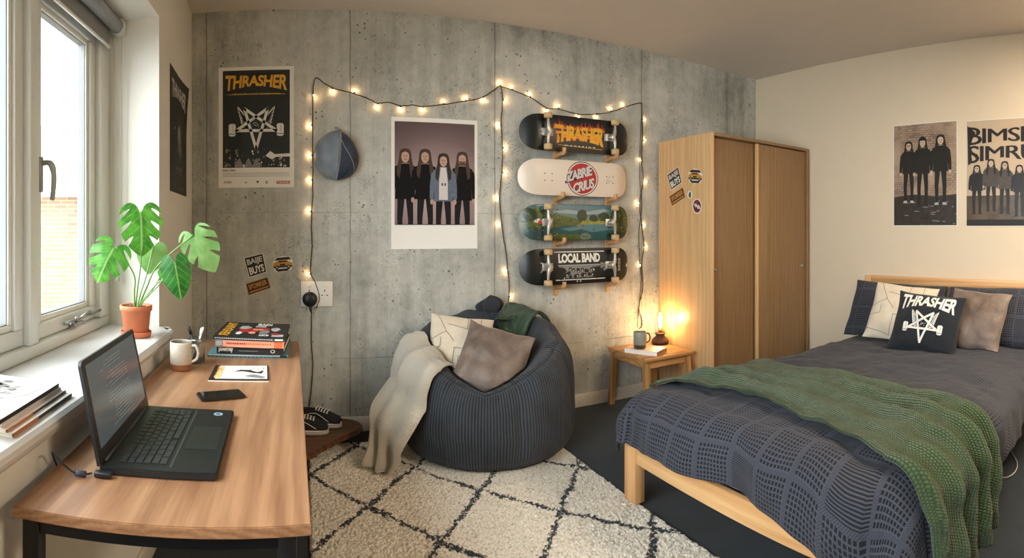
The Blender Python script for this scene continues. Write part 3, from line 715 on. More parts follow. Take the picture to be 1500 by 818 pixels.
M_coat = plain('print_black_clothes', C(15, 14, 16), 0.7, spec=0.2); M_coat2 = plain('print_charcoal_clothes', C(38, 36, 38), 0.6, var=0.15, vs=40)
M_trou = plain('print_dark_trousers', C(28, 27, 32), 0.7, spec=0.2); M_denim = plain('print_denim_jacket', C(92, 104, 122), 0.6, var=0.15, vs=60); M_shirt = plain('print_pale_shirt', C(206, 198, 196), 0.6)
def figure(A, cx, y0, h, coat, trou, skin, hair, layer=3, shirt=None, beard=False, hat=None, wide=1.0, hands=True, shoes=None, glasses=False):
    w = h*wide
    def X(x): return cx+x*w
    def Y(y): return y0+y*h
    def p(pts, m, l): A.poly([(X(a), Y(c)) for a, c in pts], m, layer+l)
    for s in (-1, 1):
        p([(s*0.005, 0.50), (s*0.085, 0.50), (s*0.088, 0.27), (s*0.075, 0.03), (s*0.032, 0.03), (s*0.03, 0.27)], trou, 0)
        p([(s*0.028, 0.035), (s*0.076, 0.035), (s*0.098, 0.0), (s*0.03, 0.0)], shoes or trou, 1)
        p([(s*0.100, 0.815), (s*0.142, 0.775), (s*0.158, 0.64), (s*0.160, 0.50), (s*0.118, 0.49), (s*0.105, 0.62)], coat, 2)
        if hands: A.ell(X(s*0.136), Y(0.468), 0.019*w, 0.030*h, skin, layer+2, 10)
    p([(-0.035, 0.86), (0.035, 0.86), (0.035, 0.79), (-0.035, 0.79)], skin, 2)
    p([(-0.03, 0.845), (-0.115, 0.815), (-0.128, 0.70), (-0.105, 0.58), (-0.112, 0.475), (0.112, 0.475), (0.105, 0.58), (0.128, 0.70), (0.115, 0.815), (0.03, 0.845)], coat, 3)
    if shirt:
        p([(-0.032, 0.845), (0.032, 0.845), (0.050, 0.70), (0.052, 0.49), (-0.052, 0.49), (-0.050, 0.70)], shirt, 4)
        for a in (-0.022, 0.012): A.poly([(X(a), Y(0.645)), (X(a+0.016), Y(0.645)), (X(a+0.016), Y(0.675)), (X(a), Y(0.675))], hair, layer+5)
    p([(-0.062, 0.965), (-0.045, 0.995), (0, 1.006), (0.045, 0.995), (0.062, 0.965), (0.074, 0.88), (0.094, 0.79), (0.088, 0.72), (0.062, 0.70), (0.048, 0.78), (0.042, 0.85), (-0.042, 0.85), (-0.048, 0.78), (-0.064, 0.69), (-0.092, 0.73), (-0.092, 0.80), (-0.072, 0.88)], hair, 5)
    A.ell(X(0), Y(0.916), 0.043*w, 0.062*h, skin, layer+6, 18)
    p([(-0.040, 0.955), (-0.02, 0.985), (0.02, 0.985), (0.040, 0.955), (0.02, 0.962), (0.0, 0.972), (-0.02, 0.962)], hair, 7)
    for s in (-1, 1):
        A.ell(X(s*0.016), Y(0.926), 0.0085*w, (0.008 if glasses else 0.0045)*h, hair, layer+8, 8)
        if glasses: A.ell(X(s*0.016), Y(0.926), 0.012*w, 0.010*h, hair, layer+9, 8)
    A.line([(X(0), Y(0.922)), (X(0.004), Y(0.905))], 0.004*h, M_hair, layer+8)
    A.line([(X(-0.013), Y(0.889)), (X(0.013), Y(0.889))], 0.005*h, M_hair, layer+8)
    if beard: p([(-0.034, 0.905), (-0.018, 0.898), (0.018, 0.898), (0.034, 0.905), (0.026, 0.868), (0.0, 0.853), (-0.026, 0.868)], hair, 7); A.line([(X(-0.01), Y(0.887)), (X(0.01), Y(0.887))], 0.005*h, skin, layer+9)
    if hat: p([(-0.050, 0.950), (-0.045, 0.99), (-0.02, 1.012), (0.02, 1.012), (0.045, 0.99), (0.050, 0.950)], hat, 9)
def poster(name, label, o, u, v, w, h, A, base, curl=None, th=0.0012, loc=None):
    """o: centre on the wall; sheet and print are one mesh"""
    o, u, v = Vector(o), Vector(u).normalized(), Vector(v).normalized(); n = u.cross(v)
    t = MB()
    fn = lambda x, y, l: o+u*x+v*y+n*(0.002+0.00013*l+(curl(x/w, y/h) if curl else 0.0))
    V = t.grid(lambda a, c: fn((a-0.5)*w, (c-0.5)*h, 0), 16, 16)
    t.grid(lambda a, c: fn((a-0.5)*w, (c-0.5)*h, 0)-n*th, 16, 16, flip=True)
    A.emit(t, fn, 1, 0.06 if curl else None)
    q = t.build(name, [base]+A.mats, loc=tuple(o)); props(q, label, 'poster'); return q

# 1: star poster on the concrete
w, h = 0.486, 0.775; A = Art()
px0, px1, py0, py1 = -w/2+0.027, w/2-0.027, -h/2+0.128, h/2-0.022
A.rectp(px0, py0, px1, py1, M_inkg, 1)
masthead(A, px0+0.018, py1-0.135, px1-0.018, py1-0.028, M_yel, 'THRASHER', 3)
A.line([(px0+0.03, py1-0.155), (px1-0.03, py1-0.155)], 0.003, M_yel, 3)
A.text('skateboard magazine', px0+0.06, py1-0.160, px1-0.06, py1-0.146, M_yel, 4, 0.02, shear=0.3)
logo_star(A, 0, 0.008, 0.150, M_wht, M_inkg, 3)
rr = random.Random(11)
for i in range(60):
    x = rr.uniform(px0+0.01, px1-0.02); hh = rr.uniform(0.006, 0.02); y = py0+rr.random()**2*0.11
    if x > px1-0.14 and y > py0+0.06: continue
    A.ell(x, y+0.01, hh*0.45, hh*0.6, M_gry if i % 3 else M_wht, 3, 6)
for cx in (-0.11, -0.05, 0.0, 0.055): A.poly([(cx-0.025, py0+0.002), (cx-0.012, py0+0.045), (cx+0.004, py0+0.062), (cx+0.014, py0+0.04), (cx+0.03, py0+0.002)], M_gry if cx != 0.055 else M_coat2, 4)
A.poly([(0.06, py0+0.075), (0.09, py0+0.105), (0.12, py0+0.085), (px1, py0+0.09), (px1, py0+0.070), (0.13, py0+0.068), (0.10, py0+0.052)], M_wht, 5)
A.text('RARE CREW', px0, -h/2+0.105, px0+0.085, -h/2+0.117, M_ink, 1, 0.03)
for k in range(3): A.rectp(px0, -h/2+0.092-k*0.010, px1-0.004, -h/2+0.0945-k*0.010, M_gry, 1)
A.text('AK8BN', px0+0.005, -h/2+0.028, px0+0.06, -h/2+0.042, M_gry, 1, 0.03); A.ell(px0+0.15, -h/2+0.033, 0.009, 0.007, M_lgry, 1)
A.poly([(0.0, -h/2+0.042), (0.018, -h/2+0.042), (0.011, -h/2+0.024)], M_ink, 1); A.ell(0.068, -h/2+0.033, 0.008, 0.009, M_ink, 1); A.ell(0.068, -h/2+0.033, 0.004, 0.005, M_paper, 2)
A.rectp(px1-0.085, -h/2+0.024, px1, -h/2+0.042, M_red, 1); A.text('THRASHER', px1-0.080, -h/2+0.028, px1-0.005, -h/2+0.038, M_paper, 2, 0.03)
poster('poster', 'white-bordered poster with yellow masthead and winged star on the concrete wall', (-0.298, 3.5, 1.949), (1, 0, 0), (0, 0, 1), w, h, A, M_paper)

# 2: four musicians
w, h = 0.584, 0.858; m, g = newm('print_mauve_backdrop'); v_ = g.coord()
zz = g.sep(v_)[2]; xx_ = g.m('MULTIPLY', g.sep(v_)[0], 1.9); zy_ = g.m('MULTIPLY', g.m('ADD', zz, 0.06), 2.1); rad = g.m('SQRT', g.m('ADD', g.m('MULTIPLY', xx_, xx_), g.m('MULTIPLY', zy_, zy_))); g.fin(g.cr(rad, [(0.0, C(186, 164, 160)), (0.35, C(164, 142, 140)), (0.75, C(112, 92, 94)), (1.0, C(84, 68, 72))]), 0.45)
m.node_tree.nodes['Principled BSDF'] if False else None
M_back2 = m
px0, px1, py0, py1 = -w/2+0.022, w/2-0.020, -h/2+0.158, h/2-0.028
A = Art((px0, py0, px1, py1)); A.rectp(px0, py0, px1, py1, M_back2, 1)
def soft(name, c):
    return plain(name, c, 0.5, var=0.03)
tones = [C(88, 72, 74), C(104, 86, 88), C(122, 102, 102), C(140, 120, 118), C(156, 136, 134), C(170, 150, 148)]
for i, c in enumerate([]): # printed studio backdrop: rings of the picture's own tones
    A.ell(0.02, py0+0.24+0.0*i, 0.46-0.058*i, 0.47-0.062*i, soft('print_backdrop_tone', c), 1+i*0.3, 40)
figure(A, -0.200, py0-0.13, 0.625, M_coat, M_trou, M_skin, M_hair, 4, wide=0.97)
figure(A, -0.068, py0-0.13, 0.625, M_coat, M_trou, M_skin, M_hair, 15, wide=0.97)
figure(A, 0.185, py0-0.13, 0.615, M_coat, M_trou, M_skin, M_hair, 26, beard=True, wide=0.97)
figure(A, 0.055, py0-0.13, 0.600, M_denim, M_trou, M_skin, M_hair2, 37, shirt=M_shirt, wide=0.97)
A.rectp(px0, py0, px1, py0+0.004, M_coat, 50)
poster('poster', 'large white-bordered photo poster of four long-haired musicians on the concrete wall', (0.862, 3.5, 1.594), (1, 0, 0), (0, 0, 1), w, h, A, M_paper)

# 3: dark poster on the white pier
pa, pb = Vector((-0.657, 2.45, 0)), Vector((-0.718, 3.5, 0)); pu = (pb-pa).normalized()
w, h = 0.54, 0.655; A = Art(); A.rectp(-w/2, -h/2, w/2, h/2, M_ink, 1)
masthead(A, -w/2+0.05, h/2-0.165, w/2-0.06, h/2-0.055, M_lgry, 'THRASHER', 3)
for i in range(15):
    x = rr.uniform(-0.10, 0.10); A.poly([(x, -0.10+rr.uniform(-0.05, 0.04)), (x*0.6+0.004, 0.05+rr.uniform(-0.03, 0.09)), (x+0.008, -0.10)], M_gry, 2+i % 3)
A.ell(0.0, 0.0, 0.05, 0.05, M_gry, 5, 9); A.ell(-0.13, 0.02, 0.010, 0.007, M_lgry, 5, 8)
A.text('TOUR DATES', -0.09, -0.205, 0.11, -0.180, M_gry, 2, 0.02); A.text('skate and destroy', -0.10, -0.225, 0.12, -0.210, M_gry, 2, 0.0)
A.text('magazine', 0.04, -0.30, 0.14, -0.288, M_gry, 2, 0.0)
c = pa+pu*0.54; c.z = 1.82
poster('poster', 'dark poster with pale masthead on the narrow white wall beside the window', c, pu, (0, 0, 1), w, h, A, M_ink, curl=lambda x, y: 0.028*max(0, x+y-0.45)**2*2)

# 4/5: two posters on the right wall
M_sep = plain('print_sepia_light', C(176, 154, 134), 0.35); M_sepd = plain('print_sepia_dark', C(52, 46, 42), 0.35, var=0.3, vs=30)
m, g = newm('print_sepia_bricks'); v_ = g.coord(); x, y, z = g.sep(v_); tt = g.n('ShaderNodeTexBrick'); g.l(g.comb(y, z), tt.inputs[0])
tt.inputs['Color1'].default_value = C(168, 146, 126); tt.inputs['Color2'].default_value = C(120, 102, 88); tt.inputs['Mortar'].default_value = C(96, 82, 72); tt.inputs['Scale'].default_value = 14.0; tt.inputs['Mortar Size'].default_value = 0.03
fade = g.ramp(g.noise(v_, 5, 4), 0.35, 0.6); g.fin(g.mix(fade, tt.outputs['Color'], C(170, 148, 128)), 0.32); M_brk = m
w, h = 0.54, 0.79; A = Art((-w/2+0.006, -h/2+0.006, w/2-0.006, h/2-0.006)); A.rectp(-w/2, -h/2, w/2, h/2, M_brk, 1)
A.poly([(-w/2, -h/2), (w/2, -h/2), (w/2, -0.155), (0.1, -0.17), (-0.1, -0.15), (-w/2, -0.17)], M_sepd, 2)
for i in range(40): A.ell(rr.uniform(-w/2, w/2), -h/2+rr.random()*0.2, rr.uniform(0.006, 0.03), 0.004, M_gry if i % 2 else M_coat2, 3, 8)
M_skb = plain('print_sepia_skin', C(196, 172, 152), 0.35); M_hb = plain('print_sepia_black', C(28, 25, 24), 0.35, var=0.1)
M_bb = plain('print_sepia_clothes', C(30, 28, 27), 0.35, var=0.35, vs=30)
figure(A, -0.135, -0.215, 0.475, M_bb, M_bb, M_skb, M_hb, 4, wide=1.05, shoes=M_lgry, glasses=True)
figure(A, -0.015, -0.245, 0.530, M_bb, M_bb, M_skb, M_hb, 14, wide=1.0, hat=M_hb)
figure(A, 0.135, -0.235, 0.530, M_bb, M_bb, M_skb, M_hb, 24, wide=1.05, shoes=M_lgry)
poster('poster', 'sepia poster of three long-haired people by a brick wall, above the bed', (3.8, 1.772, 1.713), (0, -1, 0), (0, 0, 1), w, h, A, M_wht)
M_tan = plain('print_tan_paper', C(196, 176, 152), 0.2, var=0.06, vs=5)
M_bc0 = plain('print_sepia_mid', C(96, 84, 74), 0.2, var=0.35, vs=9)
w, h = 0.56, 0.78; A = Art((-w/2+0.004, -h/2+0.004, w/2-0.004, h/2-0.004)); A.rectp(-w/2, -h/2, w/2, h/2, M_tan, 1)
A.rectp(-w/2, -h/2, w/2, -0.165, M_bc0, 2); A.rectp(-w/2, -h/2, w/2, -h/2+0.05, M_coat2, 3)
def bow(y0):
    return lambda u, v: (u, v*(0.62+0.38*abs(2*u-1)**1.3)+(0.19*(1-abs(2*u-1)) if y0 else 0.19*(1-abs(2*u-1))))
A.poly([(-w/2+0.012, 0.345), (-0.10, 0.31), (0.10, 0.31), (w/2-0.012, 0.345), (w/2-0.02, 0.12), (0.12, 0.135), (-0.12, 0.135), (-w/2+0.02, 0.06)], M_tan, 3)
for dd in (0, 1, 2, 3): A.text('BIMSH', -w/2+0.014+0.003*dd, 0.205, w/2-0.016+0.003*dd, 0.345, M_hb, 6+dd, 0.0, warp=bow(1), spacing=0.9)
for dd in (0, 1, 2, 3): A.text('SIMRU', -w/2+0.014+0.003*dd, 0.070, w/2-0.016+0.003*dd, 0.205, M_hb, 10+dd, 0.0, warp=lambda u, v: (u, 0.30*(1-abs(2*u-1))+v*(0.70+0.30*abs(2*u-1)-0.1*(1-abs(2*u-1)))), spacing=0.9)
A.poly([(-w/2+0.010, 0.352), (-w/2+0.075, 0.30), (-w/2+0.030, 0.21), (-w/2+0.05, 0.08), (-w/2+0.016, 0.06)], M_hb, 5)
M_bc = plain('print_sepia_coat', C(74, 66, 60), 0.3, var=0.2, vs=25)
figure(A, -0.195, -0.30, 0.36, M_bb, M_bb, M_skb, M_hb, 15, wide=1.15, glasses=True); figure(A, -0.085, -0.28, 0.38, M_bc, M_bb, M_skb, M_hb, 26, wide=1.1)
figure(A, 0.02, -0.30, 0.38, M_bc, M_bb, M_skb, M_hb, 37, wide=1.1, glasses=True); figure(A, 0.13, -0.32, 0.37, M_bb, M_bb, M_skb, M_hb, 48, wide=1.1)
poster('poster', 'tan poster with swollen black lettering over a band, above the headboard', (3.8, 1.152, 1.705), (0, -1, 0), (0, 0, 1), w, h, A, M_wht)

# ------------------------------------------------------------------ stickers
def sticker(label, q, A, base):
    """q: lower-left, lower-right, upper-right, upper-left points on the surface"""
    q = [Vector(p) for p in q]; n = (q[1]-q[0]).cross(q[3]-q[0]).normalized(); c = sum(q, Vector())/4
    fn = lambda x, y, l: q[0]*(1-x)*(1-y)+q[1]*x*(1-y)+q[2]*x*y+q[3]*(1-x)*y+n*(0.0008+0.0004*l)
    t = MB(); t0 = Art(); t0.items = A.items; A.emit(t, fn); o = t.build('sticker', A.mats, loc=tuple(c)); props(o, label, 'sticker')
def s_buys():
    A = Art(); A.rectp(0, 0, 1, 1, M_wht, 0); A.rectp(0.03, 0.03, 0.97, 0.97, M_ink, 1)
    A.text('BAIJE', 0.10, 0.52, 0.90, 0.88, M_shirt, 2, 0.03); A.text('BUYS', 0.10, 0.10, 0.90, 0.47, M_wht, 2, 0.03); return A
M_brn = plain('sticker_brown', C(64, 42, 26), 0.5); M_gold = plain('sticker_gold', C(190, 134, 66), 0.5, var=0.1, vs=80)
M_mar = plain('sticker_maroon', C(88, 26, 36), 0.5); M_grn = plain('sticker_green', C(64, 92, 56), 0.5); M_gold2 = plain('sticker_car_gold', C(188, 140, 56), 0.5)
def s_sign():
    A = Art(); A.rectp(0, 0, 1, 1, M_gold, 0); A.rectp(0.025, 0.04, 0.975, 0.96, M_brn, 1)
    A.text('SPOMRER', 0.09, 0.40, 0.92, 0.84, M_gold, 2, 0.035); A.rectp(0.08, 0.14, 0.92, 0.26, M_gold, 2); return A
def s_car():
    A = Art(); N = [(0.04, 0.42), (0.06, 0.68), (0.2, 0.9), (0.5, 0.99), (0.82, 0.92), (0.96, 0.70), (0.99, 0.44), (0.86, 0.12), (0.5, 0.02), (0.15, 0.10)]
    A.poly(N, M_wht, 0)
    A.poly([(0.13, 0.74), (0.24, 0.90), (0.78, 0.92), (0.90, 0.76)], M_ink, 1)
    A.poly([(0.06, 0.38), (0.08, 0.60), (0.22, 0.66), (0.30, 0.74), (0.70, 0.74), (0.80, 0.62), (0.95, 0.56), (0.96, 0.38)], M_gold2, 2)
    A.poly([(0.27, 0.62), (0.33, 0.70), (0.66, 0.70), (0.73, 0.62)], M_ink, 3); A.rectp(0.08, 0.30, 0.94, 0.40, M_ink, 3)
    A.ell(0.24, 0.33, 0.09, 0.11, M_coat2, 4); A.ell(0.78, 0.33, 0.09, 0.11, M_coat2, 4); A.ell(0.24, 0.33, 0.04, 0.05, M_lgry, 5); A.ell(0.78, 0.33, 0.04, 0.05, M_lgry, 5)
    A.poly([(0.14, 0.22), (0.86, 0.24), (0.72, 0.08), (0.3, 0.07)], M_coat2, 2); A.rectp(0.38, 0.42, 0.62, 0.52, M_ink, 4); return A
def s_oval(fill, dot):
    A = Art(); A.ell(0.5, 0.5, 0.5, 0.5, M_wht, 0, 28); A.ell(0.5, 0.5, 0.42, 0.43, fill, 1, 28)
    return A
pw = lambda L: [on_y(x, y, 3.4995) for x, y in L]
px_ = lambda L: [on_x(x, y, 2.6395) for x, y in L]
sticker('black square sticker with pale block letters on the concrete wall above the desk', pw([(365, 407), (391, 399), (385, 371), (357, 378)]), s_buys(), None)
sticker('rounded sticker of a gold car on the concrete wall above the desk', pw([(398, 401), (430, 398), (430, 374), (398, 376)]), s_car(), None)
sticker('brown and gold oblong sticker on the concrete wall, below the black one', pw([(364, 433), (396.5, 422), (392, 406), (360, 416)]), s_sign(), None)
sticker('black square sticker with pale block letters on the wardrobe side', px_([(983.2, 279), (999.2, 267.5), (993.7, 244.4), (977, 256.5)]), s_buys(), None)
sticker('rounded sticker of a gold car on the wardrobe side', px_([(1007, 269.5), (1029.5, 271), (1030, 248), (1007, 246)]), s_car(), None)
sticker('brown and gold oblong sticker on the wardrobe side', px_([(984.5, 302), (1004, 289), (1000.5, 274.5), (980.6, 288)]), s_sign(), None)
A = s_oval(M_wht, None); A.ell(0.5, 0.45, 0.25, 0.36, M_grn, 2, 14); A.ell(0.56, 0.75, 0.14, 0.14, M_ink, 3, 10)
sticker('small white oval sticker with a green figure on the wardrobe side', px_([(1007, 291), (1014.5, 291.4), (1014.5, 280), (1007, 279.6)]), A, None)
A = s_oval(M_mar, None); A.ell(0.38, 0.55, 0.14, 0.13, M_shirt, 2, 12); A.ell(0.66, 0.45, 0.15, 0.14, M_shirt, 2, 12); A.line([(0.2, 0.62), (0.85, 0.36)], 0.10, M_shirt, 3); A.ell(0.5, 0.8, 0.15, 0.04, M_red, 2, 12)
sticker('maroon oval sticker with white rim, lowest on the wardrobe side', px_([(1014.5, 313), (1028, 313.5), (1028, 291.5), (1014.5, 291)]), A, None)
# ------------------------------------------------------------------ wardrobe
t = thing('wardrobe', 'tall oak wardrobe with two sliding doors in the corner', 'wardrobe', (3.2, 3.17, 0))
wx0, wx1, wy0, wy1, wz = 2.640, 3.770, 2.853, 3.478, 1.985
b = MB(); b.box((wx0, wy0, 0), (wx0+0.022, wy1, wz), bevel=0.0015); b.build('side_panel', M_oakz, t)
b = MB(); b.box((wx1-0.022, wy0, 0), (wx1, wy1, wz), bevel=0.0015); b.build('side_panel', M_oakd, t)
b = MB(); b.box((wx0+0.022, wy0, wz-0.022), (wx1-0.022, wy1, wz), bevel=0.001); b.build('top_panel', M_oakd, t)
b = MB(); b.box((wx0+0.022, wy1-0.012, 0.05), (wx1-0.022, wy1, wz-0.022)); b.build('back_panel', M_oakd, t)
b = MB(); b.box((wx0+0.022, wy0+0.005, 0.0), (wx1-0.022, wy0+0.10, 0.06)); b.build('plinth', M_oakd, t)
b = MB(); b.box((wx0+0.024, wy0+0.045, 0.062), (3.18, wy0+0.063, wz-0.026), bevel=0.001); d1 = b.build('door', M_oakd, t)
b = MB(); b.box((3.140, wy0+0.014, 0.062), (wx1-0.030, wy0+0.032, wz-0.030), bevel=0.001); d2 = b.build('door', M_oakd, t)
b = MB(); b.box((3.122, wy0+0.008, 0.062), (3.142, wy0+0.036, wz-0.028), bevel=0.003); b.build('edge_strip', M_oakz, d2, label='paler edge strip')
b = MB(); b.lathe([(0.011, 0), (0.011, -0.006), (0.006, -0.008)], on_y(1047.5, 396, wy0+0.045), axis='Y', seg=14); b.build('lock', M_dsteel, d1)
b = MB(); c = on_y(1175, 389, wy0+0.014); b.lathe([(0.012, 0), (0.012, -0.006), (0.006, -0.008)], c, axis='Y', seg=14); b.box(c-Vector((0.035, 0.004, 0.008)), c+Vector((-0.012, 0.0, 0.008))); b.build('lock', M_dsteel, d2)

# ------------------------------------------------------------------ roller blind
M_blind = plain('blind_fabric', C(132, 136, 138), 0.85, bump=0.2, bs=900); M_tubem = plain('blind_roll', C(152, 156, 160), 0.7)
t = thing('roller_blind', 'grey roller blind rolled up at the top of the window', 'blind', (-0.86, 1.0, 2.24))
b = MB(); b.lathe([(0.031, -0.45), (0.031, 2.395)], (-0.845, 0, 2.236), axis='Y', seg=28); b.build('roll', M_tubem, t)
b = MB(); b.box((-0.8785, -0.45, 2.145), (-0.8765, 2.385, 2.245)); b.build('fabric', M_blind, t)
b = MB(); b.box((-0.883, -0.45, 2.133), (-0.872, 2.388, 2.146), bevel=0.003); b.build('bottom_bar', M_bead, t)
b = MB(); b.lathe([(0.038, 2.398), (0.038, 2.412)], (-0.845, 0, 2.236), axis='Y', seg=24); b.box((-0.86, 2.412, 2.20), (-0.82, 2.449, 2.278), bevel=0.003); b.build('bracket', M_upvc, t)
b = MB()
for dx in (-0.012, 0.014):
    b.tube(smooth_path([(-0.845+dx*1.6, 2.405, 2.20), (-0.845+dx, 2.41, 1.8), (-0.845+dx*0.9, 2.412, 1.2), (-0.845, 2.412, 1.075)], 8), 0.0016, seg=6)
ch = b.build('pull_chain', M_lgry, t)
b = MB(); b.lathe([(0.003, 0.03), (0.009, 0.022), (0.009, 0.006), (0.004, 0)], (-0.845, 2.412, 1.05), seg=12); b.build('chain_weight', M_lgry, ch)

# ------------------------------------------------------------------ magazines on the sill
def mag(label, ax, ay, w, l, z, h, ang, cov, edge, art=None):
    M = Matrix.Translation((ax, ay, z)) @ Matrix.Rotation(ang, 4, 'Z')
    t = thing('magazine', label, 'magazine', (ax, ay, z), 'magazines stacked on the window sill')
    b = MB(); b.box((-w/2+0.003, -l/2+0.002, 0.0012), (w/2-0.004, l/2-0.002, h-0.0012), M=M); b.build('pages', M_pages, t)
    b = MB(); b.box((-w/2, -l/2, 0.0002), (w/2, l/2, 0.0012), M=M); b.box((-w/2, -l/2, h-0.0012), (w/2, l/2, h), M=M); b.box((w/2-0.0012, -l/2, 0.0012), (w/2, l/2, h-0.0012), 1, M=M)
    mats = [cov, edge[0]]
    if edge[1]: b.box((w/2, -l/2+0.001, 0.001), (w/2+0.0008, -l/2+l*0.38, h-0.001), 2, M=M); mats.append(edge[1])
    if art: k = len(mats); art.emit(b, lambda x, y, q: M @ Vector((x, y, h+0.0003+q*0.0004)), k); mats += art.mats
    b.build('cover', mats, t)
M_navy = plain('magazine_dark_blue', C(40, 50, 58), 0.5); M_pink = plain('magazine_pink', C(214, 196, 190), 0.5); M_or2 = plain('magazine_orange', C(176, 112, 70), 0.5)
M_rock = plain('print_rock_grey', C(128, 125, 122), 0.5, var=0.35, vs=35); M_rock2 = plain('print_rock_pale', C(168, 164, 160), 0.5, var=0.15, vs=50)
A = Art((-0.13, -0.155, 0.13, 0.155)); rr = random.Random(5)
A.poly([(-0.02, 0.13), (0.03, 0.145), (0.10, 0.10), (0.095, 0.03), (0.06, -0.03), (0.02, -0.10), (-0.01, -0.12), (-0.03, -0.03), (-0.05, 0.05)], M_rock2, 1)
for i in range(26):
    x = rr.uniform(-0.03, 0.05); y = rr.uniform(-0.10, 0.12); n = 7; r0 = rr.uniform(0.008, 0.022)
    A.poly([(x+r0*rr.uniform(0.5, 1.2)*math.cos(2*PI*k/n), y+r0*rr.uniform(0.5, 1.2)*math.sin(2*PI*k/n)) for k in range(n)], M_rock if i % 2 else M_lgry, 2+(i % 4))
zz = 0.8455
mag('dark-spined magazine with an orange end, bottom of the sill stack', -0.716, 1.180, 0.235, 0.325, zz, 0.011, 0.02, M_paper, (M_navy, M_or2)); zz += 0.0112
mag('white magazine with a dark and orange spine, second from the sill in the stack', -0.728, 1.170, 0.235, 0.325, zz, 0.009, 0.03, M_paper, (M_navy, M_or2)); zz += 0.0092
mag('pale pink-spined magazine in the middle of the sill stack', -0.735, 1.160, 0.235, 0.320, zz, 0.009, 0.045, M_paper, (M_pink, None)); zz += 0.0092
mag('white magazine with a grey rock cover on top of the sill stack', -0.742, 1.150, 0.24, 0.325, zz, 0.012, 0.03, M_paper, (M_ink, None), A)

# ------------------------------------------------------------------ plant on the sill
pc = Vector((-0.690, 2.200, 0.845))
t = thing('potted_monstera', 'green monstera with split leaves in a terracotta pot on the window sill', 'plant', pc)
M_pot = plain('terracotta', C(196, 116, 80), 0.75, var=0.07, vs=25, bump=0.08, bs=120)
b = MB(); b.lathe([(0.050, 0.014), (0.053, 0.018), (0.062, 0.108), (0.068, 0.110), (0.069, 0.130), (0.067, 0.132), (0.061, 0.130), (0.058, 0.10), (0.052, 0.02), (0.001, 0.02)], pc, seg=40); b.build('pot', M_pot, t)
b = MB(); b.lathe([(0.054, 0.0), (0.062, 0.004), (0.066, 0.022), (0.064, 0.024), (0.060, 0.020), (0.055, 0.010), (0.001, 0.010)], pc, seg=40); b.build('saucer', M_pot, t)
M_soil = plain('clay_pebbles', C(120, 82, 58), 0.9, var=0.3, vs=80)
b = MB(); b.lathe([(0.060, 0.118), (0.001, 0.122)], pc, seg=24)
rr = random.Random(2)
for i in range(90):
    a, r0 = rr.uniform(0, 2*PI), 0.056*math.sqrt(rr.random()); q = bmesh.new(); bmesh.ops.create_icosphere(q, subdivisions=1, radius=rr.uniform(0.004, 0.0065)); b.merge(q, 0, Matrix.Translation(pc+Vector((r0*math.cos(a), r0*math.sin(a), 0.121))), True)
b.build('soil', M_soil, t)
def leafmat(name, c1, c2, tr):
    m, g = newm(name); v = g.coord('UV'); x, y, z = g.sep(v)
    ax = g.m('ABSOLUTE', x); vein = g.m('FRACT', g.m('MULTIPLY', g.m('SUBTRACT', y, g.m('MULTIPLY', ax, 0.75)), 5.0))
    vk = g.m('MAXIMUM', g.ramp(g.m('ABSOLUTE', g.m('SUBTRACT', vein, 0.5)), 0.0, 0.06, 0.55, 0.0), g.ramp(ax, 0.01, 0.035, 0.8, 0.0))
    n = g.noise(g.coord(), 22, 3); c = g.mix(g.ramp(n, 0.35, 0.65), c1, c2); c = g.mix(vk, c, C(150, 186, 110))
    g.fin(c, 0.38, g.bump(vk, 0.4, 0.002)); tl = g.n('ShaderNodeBsdfTranslucent'); g.put(tl.inputs[0], c); mx = g.n('ShaderNodeMixShader'); mx.inputs[0].default_value = tr
    g.l(g.b.outputs[0], mx.inputs[1]); g.l(tl.outputs[0], mx.inputs[2]); g.l(mx.outputs[0], g.out.inputs[0]); return m
M_lf = leafmat('leaf_green', C(52, 122, 38), C(92, 164, 56), 0.4); M_lf2 = leafmat('leaf_pale_green', C(118, 172, 92), C(150, 196, 120), 0.45); M_lf3 = leafmat('leaf_deep_green', C(26, 100, 34), C(52, 132, 44), 0.25)
M_stem = plain('plant_stem', C(104, 150, 70), 0.5)
